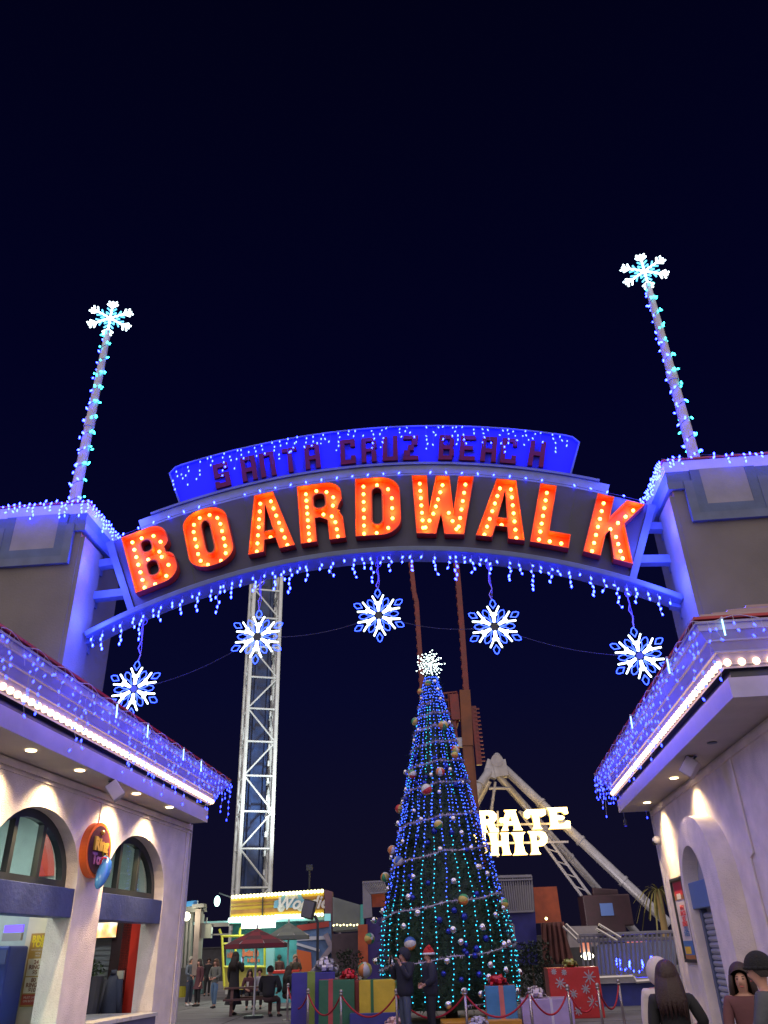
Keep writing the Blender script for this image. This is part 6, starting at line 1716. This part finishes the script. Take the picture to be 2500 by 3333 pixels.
    if hair in ('short', 'long') and hat != 'hood':
        b = MB(); n1_, n2_ = 18, 12; vs = []
        for j in range(n2_ + 1):
            th = (pi * .62) * j / n2_
            for i in range(n1_):
                a = 2 * pi * i / n1_; fr = max(0, -sin(a))   # front (-y)
                tt = th * (1 - .45 * fr); rr2 = r_h * 1.16
                vs.append(Hc + Vector((sin(tt) * cos(a) * rr2 * .92, sin(tt) * sin(a) * rr2 * 1.05 + .004 * K, cos(tt) * rr2 * 1.12)))
        b.add(vs, [(j * n1_ + i, j * n1_ + (i + 1) % n1_, (j + 1) * n1_ + (i + 1) % n1_, (j + 1) * n1_ + i) for j in range(n2_) for i in range(n1_)])
        if hair == 'long':
            top_ = Hc + Vector((0, .015 * K, 0))
            for k in range(44):
                a = pi * (-.18 + 1.36 * k / 43); ca, sa = cos(a), sin(a)
                L = (.22 + .022 * sin(k * 1.7) + .015 * sin(k * 4.1)) * K
                p0 = Hc + Vector((ca * r_h * .93, sa * r_h * .98, .01 * K)); p1 = Hc + Vector((ca * r_h * 1.12, sa * r_h * 1.15 + .012 * K, -.07 * K)); p2 = Hc + Vector((ca * r_h * 1.25, sa * r_h * .9 + .055 * K, -.14 * K)); p3 = Hc + Vector((ca * r_h * 1.15 + .004 * K * sin(k * 2.2), sa * r_h * .5 + .075 * K, -L))
                taper(b, [p0, p1, p2, p3], [.011 * K, .014 * K, .012 * K, .003 * K], 6)
        b.build('hair', hm, t, smooth=True)
    if hat == 'beanie' or hat == 'santa':
        b = MB(); n1_, n2_ = 20, 10; vs = []
        for j in range(n2_ + 1):
            th = pi * .5 * j / n2_
            for i in range(n1_):
                a = 2 * pi * i / n1_; rr2 = r_h * 1.17; vs.append(Hc + Vector((sin(th) * cos(a) * rr2, sin(th) * sin(a) * rr2 * 1.06, cos(th) * rr2 * (1.15 if hat == 'beanie' else 1.35) + .008 * K)))
        b.add(vs, [(j * n1_ + i, j * n1_ + (i + 1) % n1_, (j + 1) * n1_ + (i + 1) % n1_, (j + 1) * n1_ + i) for j in range(n2_) for i in range(n1_)])
        hmt = mat('beanie_black', (.012, .012, .014), .95, bump=.9, bscale=90) if hat == 'beanie' else mat('santa_red', (.5, .02, .02), .8)
        if hat == 'santa': taper(b, [Hc + Vector((.0, 0, r_h * 1.2)), Hc + Vector((.03 * K, .0, r_h * 1.5)), Hc + Vector((.06 * K, .0, r_h * 1.1))], [.04 * K, .028 * K, .01 * K], 8)
        ho = b.build('hat', hmt, t, smooth=True)
        b = MB(); pts = [Hc + Vector((cos(a) * r_h * 1.14, sin(a) * r_h * 1.21, .012 * K)) for a in [2 * pi * i / 20 for i in range(21)]]
        b.tube(pts, (.009 if hat == 'beanie' else .014) * K, 8); b.build('hat_band', hmt if hat == 'beanie' else mat('santa_white', (.75, .72, .7), .9, bump=.6), ho if False else t, smooth=True)
    if hat == 'hood':
        b = MB(); n1_, n2_ = 20, 12; vs = []
        for j in range(n2_ + 1):
            th = pi * .80 * j / n2_
            for i in range(n1_):
                a = 2 * pi * i / n1_; fr = max(0, -sin(a)); tt = th * (1 - .5 * fr); rr2 = r_h * 1.34
                vs.append(Hc + Vector((sin(tt) * cos(a) * rr2, sin(tt) * sin(a) * rr2 * 1.1 + .006 * K, cos(tt) * rr2 * 1.12)))
        b.add(vs, [(j * n1_ + i, j * n1_ + (i + 1) % n1_, (j + 1) * n1_ + (i + 1) % n1_, (j + 1) * n1_ + i) for j in range(n2_) for i in range(n1_)])
        o = b.build('hood', top, t, smooth=True); sm = o.modifiers.new('thick', 'SOLIDIFY'); sm.thickness = .008
    if face:
        b = MB()
        for s_ in (-1, 1): b.ball(hc + Vector((s_ * .019 * K, -r_h * .93, .004 * K)), .0065 * K, 8, 6, sc=(1, .5, .6))
        b.build('eyes', mat('eye_dark', (.02, .012, .01), .2), t)
        b = MB(); b.ball(hc + Vector((0, -r_h * .80, -.034 * K * hk)), .012 * K, 10, 6, sc=(1.2, .45, .4)); b.build('mouth', mat('lips', (.40, .10, .09), .5), t)
        b = MB()
        for s_ in (-1, 1): b.bar(hc + Vector((s_ * .011 * K, -r_h * .96, .017 * K)), hc + Vector((s_ * .027 * K, -r_h * .90, .018 * K)), .004 * K, .004 * K)
        b.build('eyebrows', hm, t)
    if hair != 'long' and hat != 'hood':
        b = MB()
        for s_ in (-1, 1): b.ball(hc + Vector((s_ * HS * K * .84, .004 * K, -.002 * K)), .014 * K, 8, 6, sc=(.4, .8, 1.2))
        b.build('ears', skin, t)
    if la and la is phone:
        f_ = Vector((sin(rz), -cos(rz), 0)); ph = bpy.data.objects.new('phone', None); COL.objects.link(ph)
        ph.location = Vector(loc) + f_ * .19 * h + Vector((0, 0, .865 * h)); ph.rotation_euler = (R(-8), 0, rz)
        tag(ph, 'smartphone held up by the ' + lab.split(' standing')[0].split(' holding')[0].split(' raising')[0] + (' beside the navy box' if 'raising' in lab else ''), 'phone')
        b = MB(); b.box((0, 0, 0), (.075, .009, .15)); bevel(b.build('case', mat('phone_black', (.01, .01, .012), .2), ph), .004)
        b = MB(); b.box((0, .0055, 0), (.068, .002, .14)); b.build('screen', glow('phone_screen', (.35, .5, .9), 1.2), ph)
    return t
cl = lambda n, c, r_=.85: mat('cloth_' + n, c, r_, bump=.35, bscale=14, var=.15)
def feet(x, y): return atZ(x, y, 0)
def top_h(x, y, Y): return A(x, y, Y)
hold = ((-.05, -.02, -.16), (.02, -.10, -.20)); holdr = ((.05, -.02, -.16), (-.02, -.10, -.20))
phone = ((-.03, -.06, -.14), (.03, -.13, .02)); phoner = ((.03, -.06, -.14), (-.03, -.13, .02))
person('grey haired man in a grey blue jacket near the yellow bin', feet(612, 3275), R(60), 1.72, cl('greyblue', (.13, .16, .20)), cl('darkjean', (.04, .05, .08)), 'short', mat('hair_grey', (.30, .28, .25), .8), mat('shoe_white', (.6, .6, .58), .6), la=hold, ra=holdr)
person('person in a dark maroon coat beside the grey haired man', feet(640, 3276), R(-40), 1.62, cl('maroon', (.09, .03, .04)), cl('black', (.02, .02, .024)), 'long', coat=.14, la=hold)
person('person in black standing behind the woman in jeans', feet(672, 3243), R(10), 1.66, cl('black', (.02, .02, .024)), cl('black', (.02, .02, .024)), 'short')
person('brown haired woman in blue jeans looking at something in her hands', feet(694, 3282), R(-30), 1.60, cl('greygreen', (.14, .15, .13)), cl('jean', (.10, .18, .28)), 'long', mat('hair_brown', (.10, .05, .025), .7), la=hold, ra=holdr, step=.03)
person('tall woman in a long black coat by the picnic table', feet(757, 3304), R(150), 1.78, cl('black', (.02, .02, .024)), cl('black', (.02, .02, .024)), 'long', coat=.34, step=.03, la=phone)
person('person in a dark hoodie standing in front of the snack stand pillar', feet(792, 3250), R(170), 1.65, cl('black', (.02, .02, .024)), cl('greyd', (.06, .06, .07)), 'short')
person('person in a pale jacket seated behind the picnic table', atZ(822, 3290, 0) + Vector((0, 1.25, 0)), 0, 1.62, cl('palejacket', (.42, .42, .44)), cl('black', (.02, .02, .024)), 'short', pose='sit', la=hold, ra=holdr)
person('person in dark clothes seated at the left of the picnic table', atZ(790, 3292, 0) + Vector((0, 1.1, 0)), R(20), 1.6, cl('maroon', (.09, .03, .04)), cl('black', (.02, .02, .024)), 'long', pose='sit', la=hold)
person('large person in black seated at the picnic table with their back turned', atZ(872, 3312, 0) + Vector((0, -.1, 0)), R(160), 1.75, cl('black', (.02, .02, .024)), cl('brownd', (.06, .03, .03)), 'short', pose='sit', bulk=1.35, lean=.15, la=hold, ra=holdr)
person('long haired person in black hunched at the picnic table behind the large one', atZ(895, 3300, 0) + Vector((.25, .6, 0)), R(120), 1.7, cl('black', (.02, .02, .024)), cl('brownd', (.06, .03, .03)), 'long', pose='sit', bulk=1.2, lean=.15, la=hold)
person('person raising a phone to take a photo beside the navy gift box', feet(958, 3262), R(20), 1.66, cl('olive', (.10, .09, .06)), cl('black', (.02, .02, .024)), 'short', mat('hair_fair', (.35, .28, .18), .8), la=phone, ra=phoner)
for i, (x, y, c_) in enumerate(((845, 3238, (.25, .22, .2)), (866, 3240, (.05, .05, .06)), (905, 3246, (.12, .04, .04)), (820, 3232, (.3, .3, .3)))):
    person(('person in a beige jacket in the queue at the snack stand', 'person in charcoal in the queue at the snack stand', 'person in dark red in the queue at the snack stand', 'person in pale grey first in the queue at the snack stand')[i], feet(x, y), R(180 + i * 15), 1.6 + .04 * i, cl('q%d' % i, c_), cl('black', (.02, .02, .024)), 'short')
# couple in front of the tree
Yc_ = 18.6
def at_head(x, ytop, Y): 
    p = A(x, ytop, Y); return Vector((p.x, Y, 0)), p.z
l_, hh = at_head(1313, 3080, Yc_)
person('man in a dark hooded jacket holding up a phone before the tree', l_, R(-60), hh * .985, cl('nightblue', (.018, .02, .035)), cl('jeangrey', (.07, .09, .14)), 'short', hat='hood', bulk=1.4, la=phone, ra=phoner, face=1)
l_, hh = at_head(1394, 3078, Yc_ - .1)
person('person in a red santa hat and navy jacket standing before the tree', l_, R(-78), hh * .975, cl('navyj', (.02, .022, .04)), cl('blackt', (.014, .014, .02)), 'short', hat='santa', bulk=1.35, la=hold, ra=holdr, face=1)
# foreground people
Yf = 8.9
l_, hh = at_head(2136, 3120, Yf + .35)
person('person in a cream hooded sweatshirt walking beside the long haired woman', l_, R(168), hh * .985, cl('cream', (.55, .48, .46)), cl('black', (.02, .02, .024)), 'short', hat='hood', hk=1.14, bulk=1.08, step=.05)
l_, hh = at_head(2163, 3133, Yf - .5)
person('woman with very long dark brown hair and black jacket seen from behind', l_, R(165), hh * .99, cl('blackj', (.012, .012, .014)), cl('black', (.02, .02, .024)), 'long', mat('hair_darkbrown', (.028, .010, .008), .5, bump=.5, bscale=50), hk=1.22, bulk=1.08, step=.05, la=((-.07, .02, -.14), (-.03, -.10, -.17)))
l_, hh = at_head(2462, 3108, 7.6)
person('person in a black beanie and grey padded jacket facing left at the right edge', l_, R(-118), hh * .985, cl('greypuff', (.055, .06, .07), .6), cl('black', (.02, .02, .024)), 'short', hat='beanie', hk=1.2, bulk=1.25, face=1, la=((-.03, -.05, -.15), (.03, -.13, -.20)), ra=((.03, -.05, -.15), (-.02, -.14, -.20)))
l_, hh = at_head(2400, 3134, 8.2)
person('smiling long haired woman with hands clasped beside the person in the beanie', l_, R(-25), hh * .985, cl('rosebrown', (.13, .05, .055)), cl('black', (.02, .02, .024)), 'long', mat('hair_brown2', (.025, .010, .007), .6, bump=.4), hk=1.18, face=1, la=((-.03, -.05, -.15), (.03, -.12, -.19)), ra=((.03, -.05, -.15), (-.02, -.12, -.19)))
